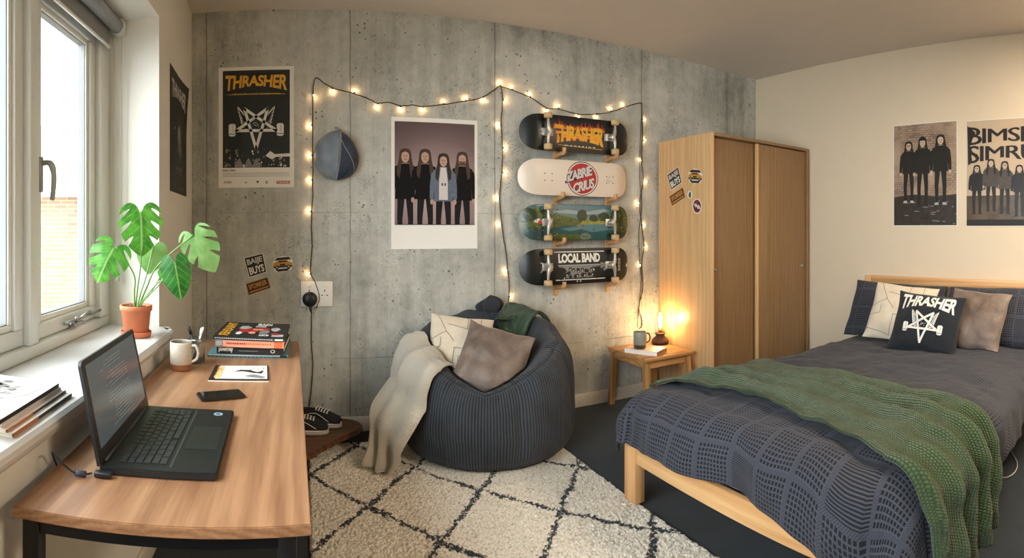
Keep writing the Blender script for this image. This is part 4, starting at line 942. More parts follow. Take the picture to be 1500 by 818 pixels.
def leaf(px, py, r, size, wid, tip, m, splits, bend=0.25, yaw=0.0, pitch=0.0, narrow=1.0, fold=0.35):
    """tip: screen-plane direction (radians, from +x) in which the leaf tip points"""
    c = ray(px, py, r); d = c-Vector((0, 0, HC)); fwd = d.normalized(); right = fwd.cross(Vector((0, 0, 1))).normalized(); up = right.cross(fwd)
    ax = right*math.cos(tip)+up*math.sin(tip); ay = ax.cross(fwd); nrm = -fwd
    Rm = Matrix.Rotation(yaw, 3, ax) @ Matrix.Rotation(pitch, 3, ay); ay = Rm @ ay; nrm = Rm @ nrm; ax = Rm @ ax
    # outline: heart, notch at (0,0), tip at (0,1); x = across
    out = []
    N = 40
    def edge(s):    # s 0..1 from notch to tip, one side; returns (x, y)
        P = [Vector((0.0, 0.06, 0)), Vector((0.11, -0.13, 0)), Vector((0.28, -0.18, 0)), Vector((0.46, -0.05, 0)), Vector((0.53, 0.22, 0)), Vector((0.47, 0.50, 0)), Vector((0.30, 0.76, 0)), Vector((0.10, 0.94, 0)), Vector((0.0, 1.0, 0))]
        return cat(P, s)
    side = []
    sp = sorted(splits)
    i = 0
    while i <= N:
        s = i/N; p = edge(s); done = False
        for (s0, depth) in sp:
            if abs(s-s0) < 0.5/N:
                p1 = edge(s0-0.004); p2 = edge(s0+0.042); mid = Vector((p1.x*(1-depth), p1.y-0.60*p1.x*depth, 0)); q1 = p1.lerp(mid, 0.55); q2 = p2.lerp(mid, 0.50)
                side += [(p1.x, p1.y), (q1.x, q1.y-0.016), (mid.x, mid.y), (mid.x+0.006, mid.y+0.030), (q2.x, q2.y+0.024), (p2.x, p2.y)]; done = True; i += 1
        if not done: side.append((p.x, p.y))
        i += 1
    pts = side+[(-x, y) for x, y in side[::-1]][1:-1]
    pts = [(x*narrow, y) for x, y in pts]
    tb = bmesh.new(); vs = [tb.verts.new((x, y, 0)) for x, y in pts]; tb.faces.new(vs); tb.normal_update(); bmesh.ops.triangulate(tb, faces=tb.faces[:], ngon_method='EAR_CLIP')
    for _ in range(3):
        es = [e for e in tb.edges if e.calc_length() > 0.09]
        bmesh.ops.subdivide_edges(tb, edges=es, cuts=1); bmesh.ops.triangulate(tb, faces=[f for f in tb.faces if len(f.verts) > 3])
    b = MB(); mp = {}
    for v in tb.verts:
        x, y = v.co.x, v.co.y
        h = -fold*abs(x)**1.4*0.5-bend*(y-0.2)**2+0.02*math.sin(9*y+4*abs(x))*abs(x)*2
        mp[v] = (b.bm.verts.new(c+ay*(x*wid)+ax*((y-0.35)*size)+nrm*(h*size)), (x, y))
    for f in tb.faces:
        g = b.bm.faces.new([mp[v][0] for v in f.verts]); g.smooth = True
        for lp, v in zip(g.loops, f.verts): lp[b.uv].uv = mp[v][1]
    tb.free(); b.build('leaf', m, t)
    return c+ax*(-0.35*size)
def stem(p0, p1, sag, r0=0.004):
    p0, p1 = Vector(p0), Vector(p1); mid = (p0+p1)/2+Vector(sag); b = MB(); n = 16
    pts = smooth_path([p0, p0*0.6+mid*0.4+Vector((0, 0, 0.01)), mid, p1], 6); b.tube(pts, [r0*(1-0.45*i/(len(pts)-1)) for i in range(len(pts))], seg=8); b.build('stem', M_stem, t)
base = pc+Vector((0, 0, 0.115))
D = math.radians
a1 = leaf(207, 333, 2.24, 0.190, 0.175, D(-88), M_lf, [(0.45, 0.50), (0.575, 0.55), (0.70, 0.50)], yaw=-0.12)
a2 = leaf(157, 380, 2.20, 0.160, 0.165, D(-118), M_lf, [(0.45, 0.5), (0.60, 0.6), (0.72, 0.5)], yaw=0.25, bend=0.35)
a3 = leaf(294, 364, 2.26, 0.180, 0.155, D(-62), M_lf2, [(0.42, 0.55), (0.55, 0.6), (0.68, 0.55)], yaw=0.25)
a4 = leaf(259, 403, 2.20, 0.160, 0.115, D(-80), M_lf3, [], bend=0.4, fold=0.5)
a5 = leaf(222, 375, 2.34, 0.125, 0.125, D(-100), M_lf2, [], bend=0.3)
a6 = leaf(246, 412, 2.30, 0.12, 0.075, D(-55), M_lf, [(0.6, 0.5)], yaw=0.8)
stem(base+Vector((-0.004, 0.004, 0)), a1, (0.012, 0, 0.0)); stem(base+Vector((-0.006, 0, 0)), a2+Vector((0.01, 0, 0)), (0.035, 0, 0.02)); stem(base+Vector((0.006, 0.005, 0)), a3, (-0.03, 0, 0.03), 0.0045)
stem(base+Vector((0.01, 0, 0)), a4, (0.01, 0, 0.0)); stem(base+Vector((0, 0.01, 0)), a5, (0.004, 0, 0)); stem(base+Vector((0.012, 0, 0)), a6, (0.0, 0, -0.01), 0.0035)
stem(base+Vector((0.0, -0.006, 0)), ray(287, 412, 2.24), (0.0, 0, 0.07), 0.003)

# ------------------------------------------------------------------ cap on the wall
cc = Vector((0.212, 3.495, 1.760))
M_cap1 = plain('cap_faded_denim', C(122, 134, 146), 0.6, var=0.30, vs=9, bump=0.25, bs=500); M_cap2 = plain('cap_dark_navy', C(34, 50, 74), 0.5, var=0.30, vs=8, bump=0.25, bs=500); M_stitch = plain('cap_stitching', C(150, 156, 158), 0.6)
t = thing('cap', 'faded blue denim cap hanging on the concrete wall', 'cap', cc)
def capout(a):
    c_, s_ = math.cos(a), math.sin(a); rx = 0.143 if c_ > 0 else 0.140; k = 1.0+0.035*math.cos(2*a+0.6)-0.02*math.sin(3*a); return rx*k*c_*(1.0-0.08*(s_ > 0)*s_), 0.160*k*s_
def seamx(zv): return 0.018-0.03*(zv/0.16)*-1*0.9
def capf(side):
    def fn(u, v):
        a = PI/2-side*PI*u*1.0 if side > 0 else PI/2+PI*u
        ox, oz = capout(a); zc = 0.158*(1-2*u)*1.0; zc = math.sin(PI/2-PI*u)*0.160; xc = 0.012+0.10*zc
        x = xc+(ox-xc)*v; z = zc*(1-v)+oz*v
        rr_ = v; h = 0.105*math.sqrt(max(0, 1-rr_**2.4))*(1-0.55*(abs(zc)/0.165)**3)
        h += 0.006*math.sin(v*7+u*5)*v*(1-v)*4+0.010*nz(x*14, z*14, side)*(1-v)
        return cc+Vector((x, -h-0.004, z))
    return fn
b = MB(); b.grid(capf(-1), 26, 16); b.build('panel', M_cap1, t, label='paler faded left panel'); b = MB(); b.grid(capf(1), 26, 16); b.build('panel', M_cap2, t, label='darker right panel')
b = MB(); f0 = capf(1); f1 = capf(-1)
for k, dv in ((f0, 0.03), (f0, 0.075), (f1, 0.03)): b.tube([k(0.03+0.94*i/30, dv)+Vector((0, -0.0015, 0)) for i in range(31)], 0.0018, seg=6)
b.tube([f0(0.30+0.42*i/16, 0.06+0.90*i/16)+Vector((0, -0.001, 0)) for i in range(17)], 0.0018, seg=6)
b.build('seam', M_stitch, t)
b = MB(); b.tube(smooth_path([f0(0.01, 0.5)+Vector((-0.006, 0, 0)), cc+Vector((-0.008, -0.015, 0.180)), cc+Vector((0.006, -0.012, 0.182)), f0(0.01, 0.5)+Vector((0.004, 0, 0))], 5), 0.003, seg=6); b.build('hanging_loop', M_dsteel, t)

# ------------------------------------------------------------------ socket, plug
t = thing('wall_socket', 'white double wall socket on the concrete wall behind the desk', 'socket', (0.088, 3.5, 0.88))
b = MB(); b.box((-0.012, 3.488, 0.800), (0.192, 3.4995, 0.962), bevel=0.004); b.build('plate', M_paper, t)
for cx in (0.042, 0.14):
    for dx, dz, w_, h_ in ((0, 0.028, 0.006, 0.012), (-0.016, -0.002, 0.010, 0.006), (0.016, -0.002, 0.010, 0.006)):
        b = MB(); b.box((cx+dx-w_/2, 3.4872, 0.875+dz-h_/2), (cx+dx+w_/2, 3.489, 0.875+dz+h_/2)); b.build('pin_hole', M_ink, t)
    b = MB(); b.box((cx-0.010, 3.484, 0.925), (cx+0.010, 3.489, 0.940), bevel=0.002); b.build('rocker_switch', M_paper, t)
pl = Vector((0.045, 3.470, 0.850))
t = thing('plug', 'round black plug pushed into the left side of the wall socket', 'plug', pl)
b = MB(); b.lathe([(0.012, -0.030), (0.034, -0.026), (0.047, -0.010), (0.048, 0.004), (0.040, 0.015), (0.012, 0.017)], pl, axis='Y', seg=28); b.build('body', M_black, t)
b = MB(); b.tube([pl+Vector((0.004, -0.01, -0.040)), pl+Vector((0.006, -0.01, -0.066)), pl+Vector((0.010, -0.01, -0.085))], [0.012, 0.008, 0.004], seg=12); b.build('strain_relief', M_black, t)

# ------------------------------------------------------------------ string lights
M_cable = plain('dark_cable', C(34, 30, 26), 0.55)
m, g = newm('warm_bulb'); g.fin((0.9, 0.6, 0.3, 1), 0.2); g.b.inputs['Emission Color'].default_value = (1.0, 0.60, 0.26, 1); g.b.inputs['Emission Strength'].default_value = 85.0; M_bulb = m
t = thing('string_lights', 'dark cable string of warm bulbs looped across the concrete wall', 'lights', (1.31, 3.49, 2.26))
def wy(px, py, y=3.490): return on_y(px, py, y)
def wob(L, n=7, amp=0.004, seed=1):
    P = smooth_path([wy(*p) for p in L], n); return [p+Vector((amp*nz(i*0.45, seed), 0, amp*nz(i*0.45, seed+9))) for i, p in enumerate(P)]
La = [(463, 452), (468, 436), (462, 415), (455, 398), (457, 360), (456, 330), (458, 280), (458, 220), (458, 170), (459, 128), (463, 114), (475, 122), (490, 130), (507, 134), (521, 138), (540, 145), (553, 151), (570, 150), (587, 155), (605, 154), (620, 156), (650, 153), (682, 148), (708, 142), (731, 126)]
Lb = [(734, 127), (736, 146), (734, 183), (736, 217), (735, 253), (732, 290), (735, 329), (741, 370), (744, 398), (746, 420), (744, 452)]
Lc = [(731, 126), (750, 132), (777, 143), (801, 158), (818, 160), (847, 167), (874, 167), (895, 164), (913, 158), (937, 151), (940, 160), (941, 200), (940, 235), (942, 266), (937, 298), (940, 330), (943, 360), (940, 389), (942, 420), (936, 450), (941, 474), (936, 482)]
Ld = [(940, 160), (938, 210), (937, 260), (940, 300), (936, 340), (937, 380), (939, 410), (937, 440), (934, 470), (934, 480)]
paths = [wob(La, seed=1), wob(Lb, seed=2), wob(Lc, seed=3), wob(Ld, seed=4)]
b = MB()
for P in paths[:3]: b.tube(P, 0.0034, seg=7)
b.tube(paths[3], 0.0024, seg=6); b.build('cable', M_cable, t)
bm_ = MB(); bm_.lathe([(0.0040, 0.0), (0.0042, 0.012), (0.0028, 0.015)], t.location, seg=8, mi=1); bm_.lathe([(0.0024, 0.013), (0.0036, 0.017), (0.0038, 0.022), (0.0030, 0.027), (0.0010, 0.030)], t.location, seg=10, mi=0)
b0 = bm_.build('bulb', [M_bulb, M_cable], t); bulbs = [b0]
BL = [(455, 140, 'r'), (451, 186, 'l'), (449, 227, 'l'), (450, 267, 'l'), (449, 307, 'l'), (453, 402, 'l'), (486, 134, 'd'), (521, 133, 'u'), (552, 161, 'd'), (587, 162, 'd'), (620, 163, 'd'), (651, 149, 'u'), (682, 144, 'u'), (710, 145, 'd'), (733, 123, 'u'),
      (738, 147, 'r'), (726, 183, 'l'), (739, 217, 'r'), (738, 253, 'r'), (729, 290, 'l'), (730, 329, 'l'), (740, 398, 'l'), (748, 435, 'r'), (750, 131, 'u'), (777, 139, 'u'), (801, 163, 'd'), (818, 158, 'u'), (847, 172, 'd'), (874, 173, 'd'), (895, 162, 'u'), (913, 153, 'u'),
      (945, 174, 'r'), (946, 204, 'r'), (935, 235, 'l'), (944, 266, 'r'), (935, 298, 'l'), (945, 330, 'r'), (945, 361, 'r'), (936, 389, 'l')]
allp = [p for P in paths[:3] for p in P]
for i, (px, py, d) in enumerate(BL):
    q = b0 if i == 0 else b0.copy()
    if i: sc.collection.objects.link(q); q.parent = t
    tgt = wy(px, py, 3.484); near = min(allp, key=lambda p: (p-tgt).length)
    dv = (tgt-near); dv = dv.normalized() if dv.length > 0.004 else Vector({'l': (-1, 0, 0), 'r': (1, 0, 0), 'u': (0, 0, 1), 'd': (0, 0, -1)}[d])
    dv = (dv+Vector({'l': (-1, 0, 0), 'r': (1, 0, 0), 'u': (0, 0, 1), 'd': (0, 0, -1)}[d])+Vector((0, -0.35, 0))).normalized()
    q.location = near-t.location; q.rotation_euler = dv.to_track_quat('Z', 'Y').to_euler()
t = thing('power_lead', 'black cord running from the plug down the concrete wall to the floor', 'cord', (0.045, 3.48, 0.4))
b = MB(); P = smooth_path([pl+Vector((0.010, -0.01, -0.083)), wy(456, 470), wy(456, 500), wy(458, 535), wy(456, 570), wy(452, 600), Vector((0.03, 3.478, 0.10)), Vector((0.01, 3.478, 0.012))], 8)
b.tube([p+Vector((0.003*nz(i*0.4, 5), 0, 0)) for i, p in enumerate(P)], 0.0032, seg=7); b.build('lead', M_cable, t)

# ------------------------------------------------------------------ skateboards on wooden wall hooks
M_whl = plain('wheel_urethane', C(196, 166, 122), 0.5, var=0.12, vs=60); M_truck = plain('truck_alloy', C(190, 186, 178), 0.35, 0.6)
M_hook = wood('hook_wood', C(168, 122, 78), C(212, 166, 116), axis=2, scale=3.0); M_ply = plain('deck_edge_ply', C(176, 150, 122), 0.6, var=0.2, vs=200)
M_dkb = plain('deck_black', C(20, 26, 27), 0.28, var=0.05); M_dkw = plain('deck_white', C(222, 208, 192), 0.3, var=0.02)
DL, DW = 0.887, 0.252
def deck_y(x, z):
    k = max(0.0, abs(x)-0.30)/0.143; return 0.055*k*k*(1.0 if k < 1 else 1.0)+0.010*(z/(DW/2))**2*(1-min(1, k))
def deck_outline(inset=0.0, n=14):
    hw, hh = DL/2-inset, DW/2-inset; pts = []
    for sx, a0 in ((1, -PI/2), (-1, PI/2)):
        for i in range(n+1):
            a = a0+PI*i/n; ca, sa = abs(math.cos(a)), math.sin(a); e = 0.82
            pts.append((sx*(hw-0.155)+sx*0.155*ca**e if True else 0, hh*(abs(sa)**e)*(1 if sa > 0 else -1)))
    return pts
def skateboard(label, c, A, face, trucks=True, wheels=None, tilt=0.0):
    c = Vector(c); t = thing('skateboard', label, 'skateboard', c, 'skateboards hung on the concrete wall')
    ct, st = math.cos(tilt), math.sin(tilt)
    fn = lambda x, y, l: c+Vector((x*ct-y*st, deck_y(x, y)-0.00018*l-0.0006*(l > 0), x*st+y*ct))
    S = Art(); S.poly(deck_outline(), face, 0); b = MB(); S.emit(b, fn, 0, 0.045)
    for v in b.bm.verts: pass
    S2 = Art(); S2.poly(deck_outline(), face, 0); S2.emit(b, lambda x, y, l: fn(x, y, 0)+Vector((0, 0.011, 0)), 1, 0.045)
    O = deck_outline(); m_ = []
    for i in range(len(O)):
        p, q = O[i], O[(i+1) % len(O)]; k = max(1, int(math.hypot(q[0]-p[0], q[1]-p[1])/0.04))
        for j in range(k): m_.append((p[0]+(q[0]-p[0])*j/k, p[1]+(q[1]-p[1])*j/k))
    for i in range(len(m_)):
        p, q = m_[i-1], m_[i]; b.face([fn(*p, 0), fn(*q, 0), fn(*q, 0)+Vector((0, 0.011, 0)), fn(*p, 0)+Vector((0, 0.011, 0))], 2, True)
    A.emit(b, fn, 3, 0.06); b.build('deck', [face, M_ink, M_ply]+A.mats, t)
    if trucks:
        for x in (-0.253, 0.253):
            b = MB(); b.box((-0.040, -0.008, -0.027), (0.040, 0, 0.027), bevel=0.003, M=Matrix.Translation(c+Vector((x, -0.001, 0))))
            cx = c+Vector((x, 0, 0)); s = 1 if x > 0 else -1
            b.tube([cx+Vector((-s*0.012, -0.008, 0)), cx+Vector((-s*0.006, -0.040, 0))], [0.016, 0.011], seg=12)
            b.tube(smooth_path([cx+Vector((s*0.016, -0.046, -0.088)), cx+Vector((s*0.012, -0.046, -0.03)), cx+Vector((0, -0.042, 0)), cx+Vector((s*0.012, -0.046, 0.03)), cx+Vector((s*0.016, -0.046, 0.088))], 5), [0.008, 0.0085, 0.009, 0.010, 0.012, 0.013, 0.015, 0.016, 0.018, 0.019, 0.020, 0.019, 0.018, 0.016, 0.015, 0.013, 0.012, 0.010, 0.009, 0.0085, 0.008], seg=12)
            tr = b.build('truck', M_truck, t)
            for sz in (-1, 1):
                b = MB(); w = cx+Vector((s*0.016, -0.046, sz*0.106)); b.lathe([(0.010, -0.019), (0.024, -0.019), (0.029, -0.013), (0.0295, 0.013), (0.024, 0.019), (0.010, 0.019)], w, seg=24)
                b.build('wheel', M_whl, tr)
def vecz(cx, y, py): return HC-(py-Y0)*math.hypot(cx, y)/F
BX = 1.878; BY = 3.395
bz = [1.962, 1.656, 1.342, 1.034]
M_fl1 = plain('print_flame_red', C(190, 52, 26), 0.4, var=0.1, vs=40); M_fl2 = plain('print_flame_orange', C(236, 134, 36), 0.4, var=0.1, vs=40)
# board 1
A = Art(); rr = random.Random(8)
for i in range(30):
    x = -0.20+0.40*i/29; h_ = rr.uniform(0.03, 0.075)*(0.8+0.3*abs(2*i/29-1)); b0y = 0.035-0.02*(2*i/29-1)**2*0
    A.poly([(x-0.010, b0y), (x-0.004, b0y+h_*0.6), (x+rr.uniform(-0.010, 0.010), b0y+h_), (x+0.003, b0y+h_*0.5), (x+0.011, b0y)], M_fl1, 1+i % 2)
    A.poly([(x-0.006, b0y-0.004), (x-0.001, b0y+h_*0.42), (x+0.001, b0y+h_*0.55), (x+0.006, b0y-0.004)], M_fl2, 3)
def wp(u, v):
    k = abs(2*u-1)**1.6; return u, (0.30-0.30*k)*(1-v)+v*(0.98-0.05*(1-k))
A.text('THRASHER', -0.197, -0.078, 0.197, 0.066, M_yel, 5, bold=0.04, shear=0.1, warp=wp, spacing=0.93)
A.text('THRASHER', -0.190, -0.070, 0.190, 0.020, M_fl2, 4, bold=0.05, shear=0.1, warp=wp, spacing=0.93)
A.line([(-0.17, -0.080), (0.19, -0.092)], 0.003, M_yel, 2); A.text('magazine', -0.12, -0.088, 0.13, -0.076, M_wht, 6, 0.02, spacing=1.6)
A.text('SK', -0.305, -0.022, -0.225, 0.028, M_lgry, 2, 0.04); A.text('P.S.', 0.205, -0.026, 0.275, 0.024, M_lgry, 2, 0.04)
skateboard('black skateboard with flaming yellow letters, topmost of the four on the wall', (BX, BY, bz[0]), A, M_dkb)
# board 2: deck only
A = Art(); A.ell(0.035, 0.0, 0.128, 0.122, M_ink, 1, 40); A.ell(0.035, 0, 0.122, 0.116, M_wht, 2, 40); A.ell(0.035, 0, 0.114, 0.109, M_red, 3, 40)
k0 = len(A.items)
for (dx, mm, bo, ly) in ((0.0, M_ink, 0.10, 5), (0, M_shirt, 0.045, 7)):
    A.text('ZABRIE', -0.098, 0.004, 0.135, 0.072, mm, ly, bo, 0.35, spacing=0.9); A.text('CRIUS', -0.060, -0.088, 0.125, -0.018, mm, ly, bo, 0.35, spacing=0.9)
A.line([(-0.105, 0.006), (0.03, 0.006)], 0.016, M_ink, 4)
A.rot(k0, 0.03, 0, math.radians(16))
for cx in (-0.235, 0.265):
    for dx in (-0.028, 0.028):
        for dz in (-0.024, 0.024): A.ell(cx+dx, dz, 0.0045, 0.0045, M_ink, 1, 8)
for i in range(18): A.ell(0.265+rr.uniform(-0.03, 0.03), rr.uniform(-0.028, 0.03), 0.003, 0.003, M_gry, 1, 6)
skateboard('white skateboard deck with red round emblem and no wheels', (BX, BY+0.02, bz[1]), A, M_dkw, trucks=False)
# board 3: painted landscape
M_sky = plain('print_sky_blue', C(78, 114, 126), 0.3, var=0.08, vs=12); M_cl = plain('print_cloud', C(140, 154, 156), 0.3); M_lk = plain('print_lake_teal', C(32, 78, 82), 0.3, var=0.12, vs=18); M_lk2 = plain('print_lake_light', C(76, 120, 124), 0.3, var=0.1, vs=20)
M_hl = plain('print_far_hills', C(96, 120, 96), 0.3, var=0.2, vs=30); M_fo = plain('print_dark_forest', C(34, 52, 32), 0.3, var=0.5, vs=60); M_fo2 = plain('print_mid_foliage', C(78, 90, 42), 0.3, var=0.45, vs=70); M_gr = plain('print_meadow_gold', C(142, 138, 62), 0.3, var=0.3, vs=60); M_rk = plain('print_rocks', C(108, 116, 108), 0.3, var=0.3, vs=80)
O = deck_outline(0.004)
def inside(x, z, m=0.006):
    a = abs(x)-(DL/2-0.155); return abs(z) < (DW/2-m) if a < 0 else (a/0.155)**(2/0.82)+(abs(z)/(DW/2))**(2/0.82) < 0.93
def clipO(pts):
    """clip a polygon to the convex deck outline"""
    for i in range(len(O)):
        a, c = O[i-1], O[i]; ex, ey = c[0]-a[0], c[1]-a[1]
        if abs(ex)+abs(ey) < 1e-9: continue
        out = []
        for j in range(len(pts)):
            p, q = pts[j], pts[j-1]; sp = ex*(p[1]-a[1])-ey*(p[0]-a[0]); sq = ex*(q[1]-a[1])-ey*(q[0]-a[0])
            if (sp >= 0) != (sq >= 0): u = sq/(sq-sp); out.append((q[0]+(p[0]-q[0])*u, q[1]+(p[1]-q[1])*u))
            if sp >= 0: out.append(p)
        pts = out
        if len(pts) < 3: return []
    return pts
A = Art()
def cp(pts, m, l):
    q = clipO(pts)
    if q: A.poly(q, m, l)
cp([(-0.45, -0.13), (0.45, -0.13), (0.45, 0.13), (-0.45, 0.13)], M_sky, 1)
cp([(-0.25, 0.07), (-0.1, 0.09), (0.05, 0.075), (0.2, 0.10), (0.26, 0.085), (0.15, 0.06), (0, 0.055)], M_cl, 2)
cp([(-0.2, 0.02), (-0.1, 0.06), (0.0, 0.03), (0.08, 0.05), (0.16, 0.03), (0.24, 0.07), (0.3, 0.02), (0.3, -0.02), (-0.2, -0.02)], M_hl, 3)
cp([(-0.45, -0.13), (0.45, -0.13), (0.45, -0.01), (-0.45, -0.01)], M_lk, 4)
cp([(0.03, -0.012), (0.25, -0.008), (0.28, -0.05), (0.10, -0.07), (0.02, -0.05)], M_lk2, 5); cp([(-0.15, -0.045), (-0.04, -0.03), (0.0, -0.05), (-0.08, -0.062)], M_lk2, 5)
cp([(0.0, -0.015), (0.28, -0.010), (0.26, 0.018), (0.12, 0.012), (0.02, 0.01)], M_gr, 6); cp([(-0.16, -0.02), (0.02, -0.025), (0.03, 0.01), (-0.06, 0.035), (-0.16, 0.05)], M_fo2, 6)
def blob(cx, cy, rx, ry, m, l, n=16, j=0.25): cp([(cx+rx*math.cos(2*PI*i/n)*rr.uniform(1-j, 1), cy+ry*math.sin(2*PI*i/n)*rr.uniform(1-j, 1)) for i in range(n)], m, l)
blob(-0.35, 0.02, 0.13, 0.10, M_fo2, 7); blob(-0.40, 0.05, 0.08, 0.06, M_fo, 8); blob(-0.28, 0.03, 0.07, 0.06, M_fo, 8); blob(-0.20, 0.01, 0.08, 0.05, M_fo2, 8); blob(0.02, 0.045, 0.045, 0.055, M_fo, 8); blob(0.115, 0.03, 0.04, 0.03, M_fo, 8); blob(0.20, 0.04, 0.05, 0.04, M_fo, 7)
blob(0.37, 0.02, 0.12, 0.11, M_fo2, 7); blob(0.32, 0.04, 0.07, 0.07, M_fo, 8); blob(0.40, -0.05, 0.08, 0.07, M_fo, 8); blob(0.33, -0.09, 0.12, 0.03, M_fo, 8); blob(-0.10, -0.11, 0.25, 0.028, M_fo2, 8); blob(0.05, -0.10, 0.05, 0.03, M_rk, 9); blob(0.0, -0.03, 0.03, 0.02, M_rk, 9)
blob(-0.32, 0.005, 0.045, 0.022, M_pink, 10, j=0.6); blob(-0.31, 0.0, 0.02, 0.02, M_red, 11, j=0.5); blob(-0.34, -0.07, 0.020, 0.05, M_navy, 10); blob(-0.29, -0.07, 0.015, 0.05, M_navy, 10)
for i in range(170):
    x = rr.uniform(-0.43, 0.43); y = rr.uniform(-0.11, 0.09)
    if -0.16 < x < 0.27 and not (-0.11 < x < 0.25 and abs(y-0.02) < 0.022): continue
    blob(x, y, rr.uniform(0.006, 0.014), rr.uniform(0.004, 0.010), rr.choice([M_gr, M_fo2, M_fo, M_fo]), 9+i % 3, 6, 0.5)
skateboard('skateboard with a painted lake and trees, below the white deck', (BX, BY, bz[2]), A, M_fo)
# board 4
A = Art(); A.rectp(-0.200, 0.098, 0.205, 0.104, M_wht, 1); A.rectp(-0.185, -0.098, 0.215, -0.092, M_wht, 1)
A.text('LOCAL BAND', -0.168, 0.024, 0.168, 0.090, M_wht, 2, 0.05, spacing=0.95)
A.rectp(-0.172, 0.004, 0.172, 0.010, M_lgry, 1); A.poly([(-0.165, 0.002), (0.165, 0.002), (0.12, -0.080), (-0.10, -0.084)], M_gry, 1)
for i in range(26):
    x = rr.uniform(-0.12, 0.12); y = rr.uniform(-0.082, -0.020); A.ell(x, y, 0.014, 0.014, M_ink, 2+i % 3, 8)
    if i % 2: A.ell(x, y-0.004, 0.006, 0.007, M_lgry, 5, 7)
for s in (-1, 1): A.ell(s*0.145, -0.05, 0.045, 0.045, M_ink, 2, 12)
for i in range(30): A.ell(-0.255+rr.uniform(-0.05, 0.05), rr.uniform(-0.035, 0.03), 0.007, 0.006, M_gry if i % 2 else M_lgry, 1, 6)
A.text('PS', 0.172, -0.040, 0.222, 0.022, M_gry, 1, 0.05)
for i in range(4): A.ell(0.335, 0.036-0.024*i, 0.012, 0.011, M_lgry, 1, 12); A.ell(0.335, 0.036-0.024*i, 0.006, 0.005, M_ink, 2, 8)
for x in (-0.015, 0.012): A.ell(x, -0.108, 0.006, 0.005, M_wht, 2, 8)
skateboard('black skateboard with white block lettering, lowest of the four on the wall', (BX, BY, bz[3]), A, M_dkb)
ords = ['top', 'second', 'third', 'lowest']; bnames = ['flame-lettered', 'white', 'lake-painted', 'white-lettered']
for k in range(4):
    for side, x in (('left', 1.735), ('right', 2.165)):
        z0 = bz[k]-DW/2
        yb = BY+(0.02 if k == 1 else 0)
        t = thing('wall_hook', '%s wooden hook holding up the %s skateboard' % (side, bnames[k]), 'hook', (x, 3.5, z0-0.03), 'wooden hooks under the skateboards')
        b = MB(); b.box((x-0.018, 3.484, z0-0.085), (x+0.018, 3.4995, z0+0.03), bevel=0.004); b.build('plate', M_hook, t)
        b = MB(); P = smooth_path([(x, 3.486, z0-0.032), (x, 3.46, z0-0.026), (x, 3.42, z0-0.0155), (x, yb-0.015, z0-0.0155), (x, yb-0.038, z0-0.006), (x, yb-0.042, z0+0.022)], 5)
        b.tube(P, 0.0145, seg=10); b.build('arm', M_hook, t)

# ------------------------------------------------------------------ side table, book, mug, lamp
t = thing('side_table', 'small square wooden side table beside the wardrobe', 'table', (2.36, 3.21, 0))
b = MB(); b.box((2.150, 2.978, 0.396), (2.578, 3.455, 0.420), bevel=0.003); b.build('tabletop', M_table, t)
for sx, sy in ((0, 0), (1, 0), (0, 1), (1, 1)):
    x1, y1 = (2.185, 2.54)[sx], (3.015, 3.42)[sy]; x0, y0 = x1+(-0.018, 0.018)[sx], y1+(-0.022, 0.015)[sy]
    b = MB(); hw = 0.019; T = [(-hw, -hw), (hw, -hw), (hw, hw), (-hw, hw)]
    lo = [b.bm.verts.new((x0+a, y0+c, 0.0)) for a, c in T]; hi = [b.bm.verts.new((x1+a, y1+c, 0.396)) for a, c in T]
    b.bm.faces.new(lo[::-1]); b.bm.faces.new(hi)
    for i in range(4): b.bm.faces.new((lo[i], lo[(i+1) % 4], hi[(i+1) % 4], hi[i]))
    b.build('leg', M_tablez, t)
for a, c in (((2.205, 3.002, 0.345), (2.52, 3.020, 0.396)), ((2.205, 3.415, 0.345), (2.52, 3.433, 0.396)), ((2.172, 3.03, 0.345), (2.190, 3.405, 0.396)), ((2.535, 3.03, 0.345), (2.553, 3.405, 0.396))):
    b = MB(); b.box(a, c, bevel=0.0015); b.build('apron', M_table, t)
P = [Vector(p) for p in ((2.150, 3.235, 0), (2.265, 3.000, 0), (2.415, 3.085, 0), (2.300, 3.315, 0))]; zt = 0.420
f = slabfn(P)
t = thing('book', 'thick white paperback under the mug on the side table', 'book', (2.28, 3.16, zt))
b = MB(); b.prism([tuple(f(u, v).xy) for u, v in ((0.005, 0.012), (0.995, 0.012), (0.995, 0.97), (0.005, 0.97))], zt+0.0012, zt+0.0288); b.build('page_block', M_paper, t)
b = MB()
for q0, q1 in ((zt+0.0002, zt+0.0014), (zt+0.0286, zt+0.030)): b.prism([tuple(p.xy) for p in P], q0, q1)
b.prism([tuple(f(u, v).xy) for u, v in ((0.99, 0), (1, 0), (1, 1), (0.99, 1))], zt+0.0014, zt+0.0286, 1)
A = Art(); A.rectp(0.0, 0.55, 0.62, 1.0, M_salm, 1); A.rectp(0.1, 0.2, 0.8, 0.26, M_salm, 1)
A.emit(b, lambda x, y, l: f(x, y)+Vector((0, 0, zt+0.0303+0.0004*l)), 2); b.build('cover', [plain('cover_cream', C(232, 218, 200), 0.5), plain('cover_spine_brown', C(168, 118, 84), 0.6)]+A.mats, t)
M_gg = plain('grey_green_glaze', C(146, 148, 138), 0.35, var=0.06, vs=80); M_brg = plain('brown_glaze', C(78, 58, 44), 0.35)
mug('grey-green stoneware mug with brown handle on the side table book', (2.240, 3.170, zt+0.0312), 0.046, 0.118, M_gg, M_brg, 1, math.radians(-20), M_brg)
lc = Vector((2.540, 3.325, 0.420))
t = thing('edison_lamp', 'small table lamp with bare filament bulb in a glass dome', 'lamp', lc)
M_lb = plain('lamp_base_dark_wood', C(66, 40, 28), 0.45, var=0.15, vs=30)
